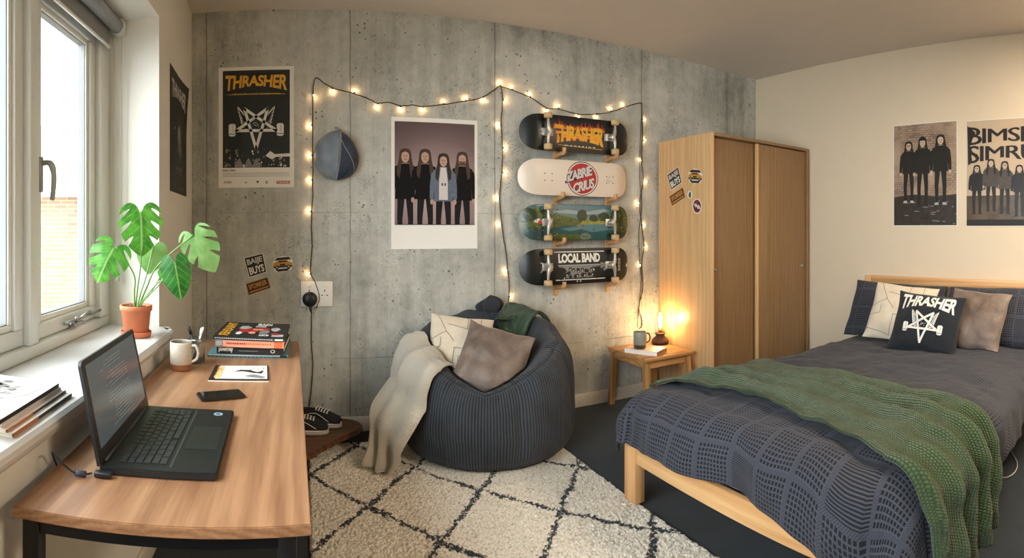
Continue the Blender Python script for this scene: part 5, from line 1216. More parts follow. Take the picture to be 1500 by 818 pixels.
b = MB(); b.lathe([(0.060, 0.0), (0.066, 0.006), (0.067, 0.026), (0.060, 0.034), (0.050, 0.046), (0.036, 0.058), (0.033, 0.070), (0.038, 0.074), (0.038, 0.084), (0.030, 0.086), (0.001, 0.086)], lc, seg=40); b.build('base', M_lb, t)
b = MB(); b.lathe([(0.014, 0.086), (0.014, 0.108), (0.010, 0.112)], lc, seg=20); b.build('lamp_holder', plain('brass', C(160, 120, 60), 0.35, 0.8), t)
m, g = newm('clear_dome_glass'); tr = g.n('ShaderNodeBsdfTransparent'); gl = g.n('ShaderNodeBsdfGlossy'); gl.inputs['Roughness'].default_value = 0.03
lw = g.n('ShaderNodeLayerWeight'); lw.inputs[0].default_value = 0.25; mx = g.n('ShaderNodeMixShader'); g.l(g.m('MULTIPLY', lw.outputs['Facing'], 0.85), mx.inputs[0]); g.l(tr.outputs[0], mx.inputs[1]); g.l(gl.outputs[0], mx.inputs[2]); g.l(mx.outputs[0], g.out.inputs[0]); M_dome = m
b = MB(); b.lathe([(0.034, 0.086), (0.040, 0.110), (0.042, 0.160), (0.040, 0.200), (0.030, 0.230), (0.014, 0.246), (0.001, 0.249)], lc, seg=32); b.build('glass_dome', M_dome, t)
b = MB(); b.lathe([(0.010, 0.110), (0.020, 0.130), (0.025, 0.155), (0.025, 0.185), (0.020, 0.210), (0.010, 0.224), (0.001, 0.228)], lc, seg=28); bu = b.build('bulb', M_dome, t)
M_fil = glow('filament', (1.0, 0.62, 0.25, 1), 160.0)
b = MB()
for k in range(6):
    a = 2*PI*k/6; a2 = a+0.5; b.tube([lc+Vector((0.008*math.cos(a), 0.008*math.sin(a), 0.125)), lc+Vector((0.011*math.cos(a2), 0.011*math.sin(a2), 0.208))], 0.0028, seg=6)
b.build('filament', M_fil, bu)
pll = bpy.data.lights.new('lamp_glow', 'POINT'); pll.energy = 9.0; pll.color = (1.0, 0.56, 0.22); pll.shadow_soft_size = 0.018
po = link(bpy.data.objects.new('lamp_glow', pll)); po.location = lc+Vector((0, 0, 0.165))
# ------------------------------------------------------------------ rug, wooden slab, shoes
def rugmat():
    m, g = newm('berber_rug'); v = g.coord(); x, y, z = g.sep(v)
    wx = g.m('MULTIPLY', g.m('SUBTRACT', g.noise(v, 5, 2), 0.5), 0.05); wy_ = g.m('MULTIPLY', g.m('SUBTRACT', g.noise(g.coord(loc=(3, 1, 0)), 42, 3), 0.5), 0.055)
    a = g.m('ADD', g.m('ADD', g.m('MULTIPLY', x, 0.78), g.m('MULTIPLY', y, 0.62)), g.m('ADD', wx, wy_)); c = g.m('ADD', g.m('SUBTRACT', g.m('MULTIPLY', x, 0.79), g.m('MULTIPLY', y, 0.61)), g.m('SUBTRACT', wx, wy_))
    fa = g.m('FRACT', g.m('DIVIDE', g.m('SUBTRACT', a, 1.80-0.46*8.5), 0.46)); fc = g.m('FRACT', g.m('DIVIDE', g.m('SUBTRACT', c, -0.665-0.417*8.5), 0.417))
    da = g.m('MULTIPLY', g.m('ABSOLUTE', g.m('SUBTRACT', fa, 0.5)), 0.46); dc = g.m('MULTIPLY', g.m('ABSOLUTE', g.m('SUBTRACT', fc, 0.5)), 0.417)
    d = g.m('MINIMUM', da, dc); th = g.ramp(g.noise(v, 30, 3, 0.7), 0.35, 0.65, 0.005, 0.021)
    line = g.ramp(g.m('SUBTRACT', d, th), -0.003, 0.003, 1, 0); line = g.m('MULTIPLY', line, g.ramp(g.noise(v, 75, 2), 0.34, 0.42))
    tuft = g.vor(v, 95); n = g.noise(v, 190, 3, 0.7)
    base = g.cr(g.m('ADD', g.m('MULTIPLY', tuft, 0.65), g.m('MULTIPLY', n, 0.5)), [(0.25, C(248, 244, 234)), (0.6, C(236, 229, 214)), (0.9, C(178, 164, 142))])
    col = g.mix(line, base, C(34, 44, 50)); g.fin(col, 0.97, g.bump(g.m('SUBTRACT', g.m('MULTIPLY', n, 0.5), tuft), 0.7, 0.008)); g.b.inputs['Sheen Weight'].default_value = 0.15; return m
M_rug = rugmat()
rx0, rx1, ry0, ry1 = 0.03, 1.475, 0.885, 3.27
b = MB()
def rugf(u, v):
    x = rx0+(rx1-rx0)*u+0.008*nz(v*26, 3); y = ry0+(ry1-ry0)*v+0.008*nz(u*18, 7)
    flat = math.hypot(x-1.095, (y-3.08)*1.0) < 0.53 or (x > 1.42 and 2.05 < y < 2.20)
    if flat: return Vector((x, y, 0.010+0.003*nz(x*55, y*55)))
    h = 0.019+0.007*nz(x*55, y*55)+0.006*nz(x*110, y*110, 4)+0.005*nz(x*14, y*14, 8); e = min(u/0.008, (1-u)/0.008, v/0.005, (1-v)/0.005, 1)
    return Vector((x, y, max(0.001, h*max(0, e)**0.5)))
b.grid(rugf, 290, 480); q = b.build('rug', M_rug, loc=(0.75, 2.0, 0.0)); props(q, 'cream shaggy rug with dark diamond lines under the bean bag', 'rug')

M_slab = wood('slab_brown_wood', C(70, 44, 26), C(112, 74, 44), axis=0, scale=0.8, rough=0.35)
t = thing('wooden_slab_stand', 'low brown live-edge wooden slab beside the desk under the trainers', 'stand', (0.02, 3.25, 0))
out = [(-0.32, 3.05), (-0.28, 2.93), (-0.12, 2.86), (0.03, 2.90), (0.10, 2.99), (0.16, 3.06), (0.215, 3.13), (0.28, 3.19), (0.345, 3.26), (0.365, 3.33), (0.33, 3.41), (0.24, 3.46), (0.10, 3.470), (-0.10, 3.472), (-0.26, 3.45), (-0.33, 3.3)]
op = [tuple(cat([Vector((x, y, 0)) for x, y in out+[out[0]]], i/64).xy) for i in range(64)]
op = [(x+0.006*nz(i*0.7, 1), y+0.006*nz(i*0.7, 5)) for i, (x, y) in enumerate(op)]
b = MB(); b.prism(op, 0.068, 0.100, bevel=0.008, smooth=False); b.build('slab', M_slab, t)
for x, y in ((-0.18, 3.02), (-0.18, 3.38), (0.20, 3.36), (0.06, 3.08)): b = MB(); b.lathe([(0.020, 0.0), (0.026, 0.068)], (x, y, 0), seg=16); b.build('foot', M_slab, t)

M_suede = plain('black_suede', C(30, 30, 32), 0.9, bump=0.3, bs=600); M_sole = plain('white_rubber_sole', C(206, 202, 194), 0.6); M_lace = plain('white_laces', C(220, 216, 208), 0.8); M_soleg = plain('gum_foxing_line', C(60, 60, 62), 0.6)
def shoe(label, x, y, z, ang, flip=1):
    M = Matrix.Translation((x, y, z)) @ Matrix.Rotation(ang, 4, 'Z'); t = thing('skate_shoe', label, 'shoe', (x, y, z), 'trainers by the wall')
    def half(s): # s: 0 heel .. 1 toe -> half width
        return 0.052*max(0.0, (1-abs(2*s-1)**2.6))**0.5*(0.82+0.22*s)
    L = 0.285
    so = [(L*(i/20-0.5), half(i/20)+0.001) for i in range(21)]+[(L*(1-i/20-0.5), -half(1-i/20)-0.001) for i in range(1, 20)]
    b = MB(); b.prism(so, 0.0005, 0.030, M=M, bevel=0.003, smooth=True)
    b.build('sole', M_sole, t)
    b = MB(); so2 = [(x_*1.004, y_*1.02) for x_, y_ in so]; b.prism(so2, 0.020, 0.0225, M=M); b.build('foxing_stripe', M_soleg, t)
    def up(u, v):
        s = 0.02+0.96*u; hw = half(s)*0.95; top = 0.030+(0.072 if s < 0.42 else 0.072*(1-((s-0.42)/0.58)**1.5)+0.026*((s-0.42)/0.58)**1.5)
        if s > 0.9: top = 0.030+0.040*(1-((s-0.9)/0.1)**2)*1.0+0.003
        a = PI*v; k = 0.45 if s < 0.45 else 0.6
        yy = math.cos(a); yy = math.copysign(abs(yy)**k, yy); zz_ = math.sin(a)**0.75
        w = hw*(1-0.28*zz_*(1 if s < 0.5 else 0.6))
        zt_ = zz_
        if s < 0.40: zt_ = min(zz_, 1.0)
        h = (top-0.028)*zt_
        if 0.06 < s < 0.40: h -= 0.030*max(0, (abs(zz_)-0.86)/0.14)*math.sin(PI*(s-0.06)/0.34)**0.5
        return M @ Vector((L*(s-0.5), w*yy, 0.028+h))
    b = MB(); b.grid(up, 36, 20); b.build('upper', M_suede, t)
    b = MB()
    for k in range(5):
        s = 0.44+0.062*k
        for sg in (-1, 1):
            p = []
            for i in range(7):
                v = 0.30+0.40*i/6
                q = up((s+sg*0.022*(i/6-0.5)-0.02)/0.96, v); p.append(q+Vector((0, 0, 0.004)))
            b.tube(p, 0.0028, seg=6)
    b.build('laces', M_lace, t)
    b = MB(); p = []
    for sg in (-1, 1):
        P = []
        for i in range(14):
            s = 0.20+0.55*i/13; v = 0.5-sg*(0.5-(0.10+0.10*math.sin(PI*i/13*1.2))); P.append(up((s-0.02)/0.96, v)+(M.to_3x3() @ Vector((0, sg*0.0015, 0))))
        b.tube(P, 0.0022, seg=6)
    b.build('side_stripe', M_lace, t)
shoe('black suede trainer with white laces, nearer one on the wooden slab', 0.012, 3.215, 0.1002, math.radians(-6))
shoe('black suede trainer with white laces, the one closer to the wall', 0.105, 3.345, 0.1002, math.radians(-22))

# ------------------------------------------------------------------ bean bag
BC = Vector((1.095, 3.13, 0.0)); PHB = math.atan2(0.94, 0.34)
def bagraw(ph, s):
    e = (1+math.cos(ph-PHB))/2
    rim = 0.405+0.365*e**0.55; seat = 0.37
    dl = (1+math.cos(ph-PHB-1.9))/2; rim -= 0.0*dl
    rr_ = 0.84+0.03*e
    ctl = [Vector((0.0, 0, 0.02)), Vector((0.80, 0, 0.02)), Vector((0.965, 0, 0.055)), Vector((1.02, 0, 0.17)), Vector((1.03, 0, rim*0.52)), Vector((0.985, 0, rim*0.80)), Vector((rr_+0.03, 0, rim*0.97)), Vector((rr_-0.10, 0, rim*1.0)), Vector((rr_-0.23-0.03*e, 0, rim*0.90+0.02)), Vector((0.42, 0, seat+0.05+0.10*e)), Vector((0.22, 0, seat+0.015)), Vector((0.0, 0, seat))]
    q = cat(ctl, s); R0 = 0.505*(1+0.02*math.cos(2*ph+0.7))
    x = BC.x+q.x*R0*math.cos(ph); y = BC.y+q.x*R0*math.sin(ph)*0.97
    return x, y, q.z, e
def bag(ph, s):
    x, y, z, e = bagraw(ph, s)
    k = min(1, s*6)*min(1, z/0.06) if s < 0.5 else 1
    w = 0.016*nz(3.2*math.cos(ph), 3.2*math.sin(ph), s*6)+0.007*nz(9*math.cos(ph), 9*math.sin(ph), s*15)
    # soft folds running in from the rim, and panel seams
    w += 0.010*math.sin(ph*9+2*nz(ph, s*5))*math.exp(-((s-0.62)/0.12)**2)
    for ps in (0.35, 1.55, 2.7, 3.9, 4.75, 5.6): 
        dd = abs((ph-ps+PI) % (2*PI)-PI); w -= 0.010*math.exp(-(dd/0.035)**2)
    w -= 0.012*math.exp(-((s-0.575)/0.018)**2)*0.8
    n = Vector((math.cos(ph)*0.8, math.sin(ph)*0.8, 0.5 if s > 0.45 else 0.1)).normalized()
    p = Vector((x, y, z))+n*w*k
    if p.y > 3.22: p.y = 3.22+(p.y-3.22)*0.60
    p.y = min(p.y, 3.488); p.z = max(p.z, 0.022); return p
m, g = newm('charcoal_corduroy'); u_, v_, _ = g.sep(g.coord('UV')); rib = g.m('SINE', g.m('MULTIPLY', u_, 2*PI*190)); n = g.noise(g.coord(), 260, 2); cl = g.noise(g.coord(), 5, 3)
f_ = g.m('ADD', g.m('ADD', g.m('MULTIPLY', rib, 0.22), g.m('MULTIPLY', n, 0.35)), g.m('MULTIPLY', cl, 0.5))
g.fin(g.cr(f_, [(0.25, C(26, 30, 36)), (0.75, C(68, 75, 85))]), 0.9, g.bump(g.m('ADD', rib, g.m('MULTIPLY', n, 0.3)), 0.45, 0.004)); g.b.inputs['Sheen Weight'].default_value = 0.1; M_cord = m
t = thing('bean_bag_chair', 'large charcoal corduroy bean bag chair against the concrete wall', 'bean bag', (BC.x, BC.y, 0.02))
b = MB(); V = b.grid(lambda u, v: bag(2*PI*u, v), 300, 130, closed_u=True); bb_ = b.build('body', M_cord, t, fix=True)
b = MB(); b.tube([bag(2*PI*i/160, 0.583)+Vector((0, 0, 0.0)) for i in range(160)], 0.004, seg=6, closed=True); b.build('piping', M_cord, t)
b = MB()
kc = bag(PHB+0.08, 0.60)
def tuftf(u, v):
    a = 2*PI*u; r0 = 0.075*math.sin(PI*min(v*1.02, 1))**0.6*(1+0.25*math.sin(5*a)+0.1*math.sin(3*a)); return kc+Vector((r0*math.cos(a)*1.05, r0*math.sin(a)*0.5-0.02, -0.03+0.115*v+0.012*math.sin(4*a)*v))
b.grid(tuftf, 40, 16, closed_u=True); b.build('gathered_top', M_cord, t)
# search tree of the bag, so that cloth and cushions can lie on it
NB, MBv = 150, 90
bv = [bag(2*PI*i/NB, j/MBv) for j in range(MBv+1) for i in range(NB)]
bf = [(j*NB+i, j*NB+(i+1) % NB, (j+1)*NB+(i+1) % NB, (j+1)*NB+i) for j in range(MBv) for i in range(NB)]
BT = BVHTree.FromPolygons(bv, bf)
def outside(p, d=0.02):
    """push a cloth point out of the bag"""
    loc, nn, _, dist = BT.find_nearest(p)
    o = (loc-Vector((BC.x, BC.y, 0.30))); 
    if nn.dot(o) < 0 and loc.z < 0.55 and (Vector((loc.x-BC.x, loc.y-BC.y)).length > 0.3): nn = -nn
    s = (p-loc).dot(nn)
    return loc+nn*d if s < d else p
# orient normals consistently: outward = away from bag interior
_c = [0]
def nrm_out(loc, nn):
    test = loc+nn*0.01
    hit, k = test.copy(), 0
    org = test
    while True:
        r = BT.ray_cast(org, Vector((0.013, 0.017, 1)).normalized())
        if r[0] is None: break
        k += 1; org = r[0]+Vector((0.013, 0.017, 1)).normalized()*1e-4
    return nn if k % 2 == 0 else -nn
def inside_bag(p):
    dr = Vector((0.013, 0.017, 1)).normalized(); org = p.copy(); k = 0; first = None
    while True:
        r = BT.ray_cast(org, dr)
        if r[0] is None: break
        k += 1; first = first or r[0]; org = r[0]+dr*1e-4
    return k % 2 == 1, first
def outside(p, d=0.02):
    ins, up_ = inside_bag(p)
    if ins and up_ is not None and up_.z-p.z < 0.13 and Vector((p.x-BC.x, p.y-BC.y)).length < 0.46: p = Vector((p.x, p.y, up_.z+d))
    loc, nn, _, dist = BT.find_nearest(p); nn = nrm_out(loc, nn); s = (p-loc).dot(nn)
    return loc+nn*d if s < d else p

def push_out(tree, p, d):
    loc, nn, _, dist = tree.find_nearest(p, 0.2)
    if loc is None: return p
    dr = Vector((0.013, 0.017, 1)).normalized(); org = loc+nn*0.004; k = 0
    while True:
        r = tree.ray_cast(org, dr)
        if r[0] is None: break
        k += 1; org = r[0]+dr*1e-4
    if k % 2: nn = -nn
    return loc+nn*d if (p-loc).dot(nn) < d else p
EXTRA = []
def outside_in(p, d):
    """move a cushion point out of the bag, towards the hollow of the seat"""
    ins, up_ = inside_bag(p)
    if ins:
        dr = (Vector((BC.x, BC.y-0.02, p.z+0.16))-p).normalized(); r = BT.ray_cast(p, dr)
        if r[0] is not None: p = r[0]+dr*d
    return push_out(BT, p, d)
def knit(name, c1, c2, sc_=(1, 1), rough=0.95):
    m, g = newm(name); u, v, _ = g.sep(g.coord('UV'))
    a = g.m('MULTIPLY', u, sc_[0]); r0 = g.m('FLOOR', a); c = g.m('ADD', g.m('MULTIPLY', v, sc_[1]), g.m('MULTIPLY', r0, 0.5))
    fa = g.m('ABSOLUTE', g.m('SUBTRACT', g.m('FRACT', a), 0.5)); fc = g.m('ABSOLUTE', g.m('SUBTRACT', g.m('FRACT', c), 0.5))
    h = g.m('SUBTRACT', 1.0, g.m('MULTIPLY', g.m('SQRT', g.m('ADD', g.m('MULTIPLY', fa, fa), g.m('MULTIPLY', fc, fc))), 1.7), clamp=True)
    n = g.noise(g.coord(), 7, 3); f = g.m('ADD', g.m('MULTIPLY', h, 0.75), g.m('MULTIPLY', n, 0.3))
    g.fin(g.cr(f, [(0.15, c2), (0.75, c1)]), rough, g.bump(h, 0.9, 0.006)); g.b.inputs['Sheen Weight'].default_value = 0.2; return m
M_kcream = knit('cream_knit', C(250, 245, 234), C(206, 194, 172), (62, 150)); M_kgreen = knit('green_knit_small', C(62, 98, 62), C(22, 46, 30), (50, 60)); M_kgreen2 = knit('green_knit_bed', C(70, 94, 52), C(36, 54, 32), (72, 205))

def loft(rows, nu, nv, fold, name, m, t, thick=0.012, push=0.018, sub=0, hem=None):
    """rows: list of lists of world points"""
    rows = [[Vector(p) for p in r] for r in rows]
    P = [[None]*(nu+1) for _ in range(nv+1)]
    for j in range(nv+1):
        col = [cat([r[k] for r in rows], j/nv) for k in range(len(rows[0]))]
        for i in range(nu+1): P[j][i] = cat(col, i/nu)
    Q = [[None]*(nu+1) for _ in range(nv+1)]
    for j in range(nv+1):
        for i in range(nu+1):
            du = P[j][min(i+1, nu)]-P[j][max(i-1, 0)]; dv = P[min(j+1, nv)][i]-P[max(j-1, 0)][i]; n = du.cross(dv)
            n = n.normalized() if n.length > 1e-9 else Vector((0, -1, 0))
            view = Vector((0, 0, HC))-P[j][i]
            if n.dot(view) < 0: n = -n
            p = P[j][i]+n*fold(i/nu, j/nv)
            if push: p = outside(p, push+0.35*max(0, fold(i/nu, j/nv)))
            for tr_ in EXTRA: p = push_out(tr_, p, 0.012)
            p.z = max(p.z, 0.034); Q[j][i] = p
    for it in range(4):
        T = [[q.copy() for q in r] for r in Q]
        for j in range(1, nv):
            for i in range(1, nu):
                a = (T[j-1][i]+T[j+1][i]+T[j][i-1]+T[j][i+1])/4; q = T[j][i].lerp(a, 0.6)
                if push and it > 1:
                    q = outside(q, push)
                    for tr_ in EXTRA: q = push_out(tr_, q, 0.012)
                q.z = max(q.z, 0.034); Q[j][i] = q
    b = MB(); b.grid(lambda u, v: Q[int(round(v*nv))][int(round(u*nu))], nu, nv)
    o = b.build(name, m, t, solid=thick, sub=1); return o
# ------------------------------------------------------------------ cushions
def outside_of(tree, p, d):
    loc, nn, _, dist = tree.find_nearest(p, 0.25)
    if loc is None: return p
    if nn.z < 0: nn = -nn
    s = (p-loc).dot(nn); return loc+nn*d if s < d else p
def cushion(name, label, cat_, c, nrm, up, w, h, th, m, art=None, seed=0, pinch=0.06, wr=0.006, group=None, uvs=1.0, sag=0.0, pipe=None, partlabel=None, on=None):
    c = Vector(c); nrm = Vector(nrm).normalized(); up = Vector(up); up = (up-nrm*up.dot(nrm)).normalized(); rt = up.cross(nrm).normalized()
    t = thing(name, label, cat_, c, group)
    def pos(x, y, side, lift=0.0):   # x, y in -1..1
        e = (1-pinch*(1-abs(y)**2.0)*abs(x)**3), (1-pinch*(1-abs(x)**2.0)*abs(y)**3)
        prof = max(0, (1-abs(x)**2.4))**0.55*max(0, (1-abs(y)**2.4))**0.55
        wv = wr*nz(x*2.2+seed, y*2.2, seed)*2+wr*0.8*nz(x*6+seed, y*6, seed+5)
        edge = wr*1.6*math.sin(7*(x+y)+seed)*(abs(x)**6+abs(y)**6)*0.5
        d = side*(th/2*prof+lift)+wv*prof+edge*(1-prof)
        zz_ = y*h/2*e[1]-sag*(1-x*x)*(y+1)/2*0.0
        p = c+rt*(x*w/2*e[0])+up*zz_+nrm*d
        if on == 'bag': p = outside_in(p, 0.014)
        elif on is not None: p = outside_of(on, p, 0.012+(0.004 if lift else 0))
        return p
    N = 34
    b = MB()
    V = {}
    for side in (1, -1):
        for j in range(N+1):
            for i in range(N+1):
                x = math.sin((i/N-0.5)*PI); y = math.sin((j/N-0.5)*PI)
                if side == -1 and (i in (0, N) or j in (0, N)): V[(side, i, j)] = V[(1, i, j)]; continue
                V[(side, i, j)] = b.bm.verts.new(pos(x, y, side))
        for j in range(N):
            for i in range(N):
                q = [V[(side, i, j)], V[(side, i+1, j)], V[(side, i+1, j+1)], V[(side, i, j+1)]]
                f = b.bm.faces.new(q if side == 1 else q[::-1]); f.smooth = True
                for lp, (a, d_) in zip(f.loops, [(i, j), (i+1, j), (i+1, j+1), (i, j+1)] if side == 1 else [(i, j+1), (i+1, j+1), (i+1, j), (i, j)]):
                    lp[b.uv].uv = (math.sin((a/N-0.5)*PI)*w/2*uvs, math.sin((d_/N-0.5)*PI)*h/2*uvs)
    mats = [m]
    if art: art.emit(b, lambda x, y, l: pos(x/(w/2), y/(h/2), 1, 0.0012+0.0005*l), 1, 0.018); mats += art.mats
    b.build('cover', mats, t)
    if pipe:
        b = MB(); P = []
        for (xa, ya, xb, yb) in ((-1, -1, 1, -1), (1, -1, 1, 1), (1, 1, -1, 1), (-1, 1, -1, -1)):
            for i in range(24): f = i/24; P.append(pos(xa+(xb-xa)*f, ya+(yb-ya)*f, 0))
        b.tube(P, 0.003, seg=6, closed=True); b.build('piping', pipe, t)
    return t
def velvet(name, a, c_):
    m, g = newm(name); v = g.coord(); n = g.noise(v, 6, 4, 0.6, 0.8); lw = g.n('ShaderNodeLayerWeight'); lw.inputs[0].default_value = 0.4
    g.fin(g.mix(g.ramp(n, 0.35, 0.65), a, c_), 0.55, g.bump(g.noise(v, 20, 3), 0.35, 0.01)); g.b.inputs['Sheen Weight'].default_value = 1.0; g.b.inputs['Sheen Roughness'].default_value = 0.35; g.b.inputs['Sheen Tint'].default_value = C(220, 205, 195); return m
M_velv = velvet('taupe_velvet', C(92, 78, 70), C(128, 112, 102)); M_linen = fabric('cream_linen', C(226, 214, 194), C(204, 190, 168), 400, bump=0.25)
M_navyf = fabric('navy_cotton', C(17, 26, 38), C(11, 18, 27), 500, bump=0.2); M_line = plain('dark_embroidery', C(60, 54, 50), 0.8)
def maze(w, h):
    A = Art(); k = 0.0028; W, H = w/2*0.98, h/2*0.98
    for L in ([(-0.80, 0.98), (-0.45, 0.35), (-0.18, 0.05)], [(-0.45, 0.35), (-0.9, 0.1)], [(-0.45, 0.62), (0.20, 0.50), (0.20, 0.98)], [(-0.98, -0.25), (-0.60, -0.15), (-0.60, 0.15)],
              [(0.98, 0.35), (0.45, 0.35), (0.45, -0.1), (0.98, -0.1)], [(0.20, 0.5), (0.62, 0.62), (0.62, 0.98)], [(-0.15, -0.90), (-0.15, -0.15), (0.25, -0.15), (0.25, -0.55), (0.80, -0.55), (0.80, -0.98)],
              [(0.0, -0.98), (0.0, -0.4), (0.25, -0.4)], [(-0.98, -0.70), (-0.45, -0.80), (-0.15, -0.90)]):
        pts = []
        for a, c_ in zip(L[:-1], L[1:]): pts.append((a[0]*W, a[1]*H))
        pts.append((L[-1][0]*W, L[-1][1]*H)); A.line(pts, k, M_line, 1)
    return A
# on the bean bag
cu1 = cushion('cushion', 'cream cushion with dark angular lines on the bean bag', 'cushion', (0.925, 3.150, 0.590), (-0.22, -0.82, 0.50), (0.25, 0.45, 0.87), 0.39, 0.39, 0.13, M_linen, maze(0.39, 0.39), seed=3, on='bag')
cu2 = cushion('cushion', 'taupe velvet cushion on the bean bag, in front of the cream one', 'cushion', (1.060, 2.932, 0.550), (-0.26, -0.75, 0.58), (0.47, 0.42, 0.8), 0.40, 0.40, 0.13, M_velv, seed=8, wr=0.010, on='bag')

def tree_of(t):
    vs, ps = [], []
    for o in t.children:
        k = len(vs); w = world_loc(o); vs += [v.co+w for v in o.data.vertices]; ps += [tuple(k+i for i in p.vertices) for p in o.data.polygons]
    return BVHTree.FromPolygons(vs, ps)
EXTRA += [tree_of(cu1), tree_of(cu2)]
t = thing('cream_throw', 'cream knitted throw draped over the arm of the bean bag to the rug', 'blanket', (0.62, 3.0, 0.03))
def lay(ph, s_, d):
    p = bag(ph, s_); a = bag(ph+0.06, s_)-bag(ph-0.06, s_); c_ = bag(ph, min(s_+0.02, 0.99))-bag(ph, s_-0.02); n = a.cross(c_).normalized()
    return p+n*d
NU, NV, NB_ = 44, 100, 62
free = [
 [ray(547, 592, 3.16), ray(557, 612, 3.07), ray(573, 637, 2.96), ray(591, 660, 2.875)],
 [ray(545, 627, 3.07), ray(554, 647, 2.99), ray(569, 662, 2.92), ray(587, 676, 2.855)],
 [ray(540, 657, 2.98), ray(550, 670, 2.92), ray(566, 680, 2.88), ray(584, 685, 2.835)],
 [ray(532, 678, 2.92), ray(546, 689, 2.87), ray(561, 694, 2.84), ray(577, 692, 2.81)]]
def fold(u, v): return 0.017+0.017*math.sin(2*PI*(2.4*u+0.22*math.sin(3*v)))*(0.45+0.75*v)+0.011*nz(u*5, v*5)+0.005*nz(u*13, v*12)
PHc = [2.90, 3.18, 3.45, 3.72]; S0c = [0.635, 0.675, 0.700, 0.715]
def hem(u, v): return v
G = [[None]*(NU+1) for _ in range(NV+1)]
sg = 1.0 if lay(3.3, 0.45, 0.1).x < bag(3.3, 0.45).x else -1.0
for i in range(NU+1):
    u = i/NU; ph_ = cat([Vector((x, 0, 0)) for x in PHc], u).x; s0 = cat([Vector((x, 0, 0)) for x in S0c], u).x+0.01*nz(u*6, 3)
    for j in range(NB_+1):
        q = j/NB_; s_ = s0*(1-q)+0.40*q
        G[j][i] = lay(ph_, s_, sg*(0.016+max(0.0, fold(u, q*0.62))))
    tail = [G[NB_-12][i], G[NB_][i]]+[cat(r, u) for r in free]
    for j in range(NB_+1, NV+1):
        v = (j-NB_)/(NV-NB_); p = cat(tail, (1+v*(len(tail)-2))/(len(tail)-1))
        n_ = Vector((-0.62, -0.72, 0.1)); ff = fold(u, 0.62+0.38*v)-0.017
        p = p+n_*(ff*1.3*min(1, v*2)+0.022*max(0, 1-2*v)+0.0); p.z = max(p.z, 0.036); G[j][i] = p
for it in range(2):
    for j in range(NB_-4, NV):
        for i in range(1, NU): G[j][i] = G[j][i].lerp((G[j-1][i]+G[j+1][i]+G[j][i-1]+G[j][i+1])/4, 0.5)
b = MB(); b.grid(lambda u, v: G[int(round(v*NV))][int(round(u*NU))], NU, NV); b.build('knit', M_kcream, t, solid=0.010, sub=1)

t = thing('green_throw', 'dark green throw folded over the back of the bean bag', 'blanket', (1.35, 3.3, 0.6))
def bagpt(ph, s, d): 
    p = bag(ph, s); q = outside(p+Vector((0, 0, 0.001)), d); return q
# strip from the back of the rim, over it and down into the seat
def gth(u, v):
    pass
rows = []
for k, (s, pc_, wd_) in enumerate(((0.50, 0.62, 0.34), (0.545, 0.62, 0.34), (0.59, 0.62, 0.35), (0.63, 0.62, 0.37), (0.67, 0.63, 0.42), (0.71, 0.66, 0.46), (0.75, 0.60, 0.46), (0.79, 0.54, 0.44), (0.83, 0.46, 0.42), (0.87, 0.40, 0.44))):
    rows.append([bag(pc_+wd_*a, s) for a in (1.0, 0.5, 0.0, -0.5, -1.0)])
def fold2(u, v): return 0.014*math.sin(2*PI*(3.1*u+0.3*v))*(0.5+0.6*v)+0.010*nz(u*5, v*4, 3)+0.010
loft(rows, 40, 60, fold2, 'knit', M_kgreen, t, 0.012, 0.03)

# ------------------------------------------------------------------ bed
t = thing('bed', 'double bed frame of pale pine with an open rail headboard', 'bed', (2.6, 1.5, 0))
yb0, yb1 = 0.775, 2.175
for y in (yb1-0.045, yb0+0.045):
    b = MB(); b.box((1.447-0.002, y-0.045, 0.016 if y > 1.5 else 0.0), (1.447+0.055, y+0.045, 0.300), bevel=0.004); b.build('leg', M_pine_z, t)
b = MB(); b.box((1.452, yb0+0.09, 0.205), (1.480, yb1-0.09, 0.300), bevel=0.003)
b.build('foot_rail', M_pine_y, t)
for y in (yb1-0.03, yb0): b = MB(); b.box((1.50, y, 0.205), (3.70, y+0.028, 0.300), bevel=0.003); b.build('side_rail', M_pine_x, t)
for y in (2.215, 0.70): b = MB(); b.box((3.735, y-0.0, 0), (3.778, y+0.055, 0.925), bevel=0.004); b.build('headboard_post', M_pine_z, t)
b = MB(); b.box((3.740, 0.755, 0.862), (3.775, 2.215, 0.928), bevel=0.004); b.box((3.745, 0.755, 0.35), (3.770, 2.215, 0.42), bevel=0.003)
b.build('headboard_rail', M_pine_y, t)
b = MB()
for i in range(5): y = 0.98+0.26*i; b.box((3.752, y-0.03, 0.42), (3.766, y+0.03, 0.862), bevel=0.002)
b.build('headboard_slat', M_pine_z, t)
b = MB()
for i in range(14): x = 1.56+0.155*i; b.box((x, yb0+0.03, 0.255), (x+0.07, yb1-0.03, 0.272))
b.build('bed_slat', M_pine_y, t)
b = MB(); b.box((1.50, yb0+0.035, 0.275), (3.71, yb1-0.035, 0.455), bevel=0.04, seg=4); q = b.build('mattress', M_linen, loc=(2.6, 1.5, 0.275)); props(q, 'white mattress on the pine bed under the duvet', 'mattress')
DX0, DY0, DY1 = 1.548, 0.855, 2.110; DWY = DY1-DY0
def drop(d, Rr_=0.128):
    a = d/Rr_
    if a < PI/2: return Rr_*math.sin(a), -Rr_*(1-math.cos(a))
    e = d-Rr_*PI/2; return Rr_+e*0.06, -Rr_-e*0.995
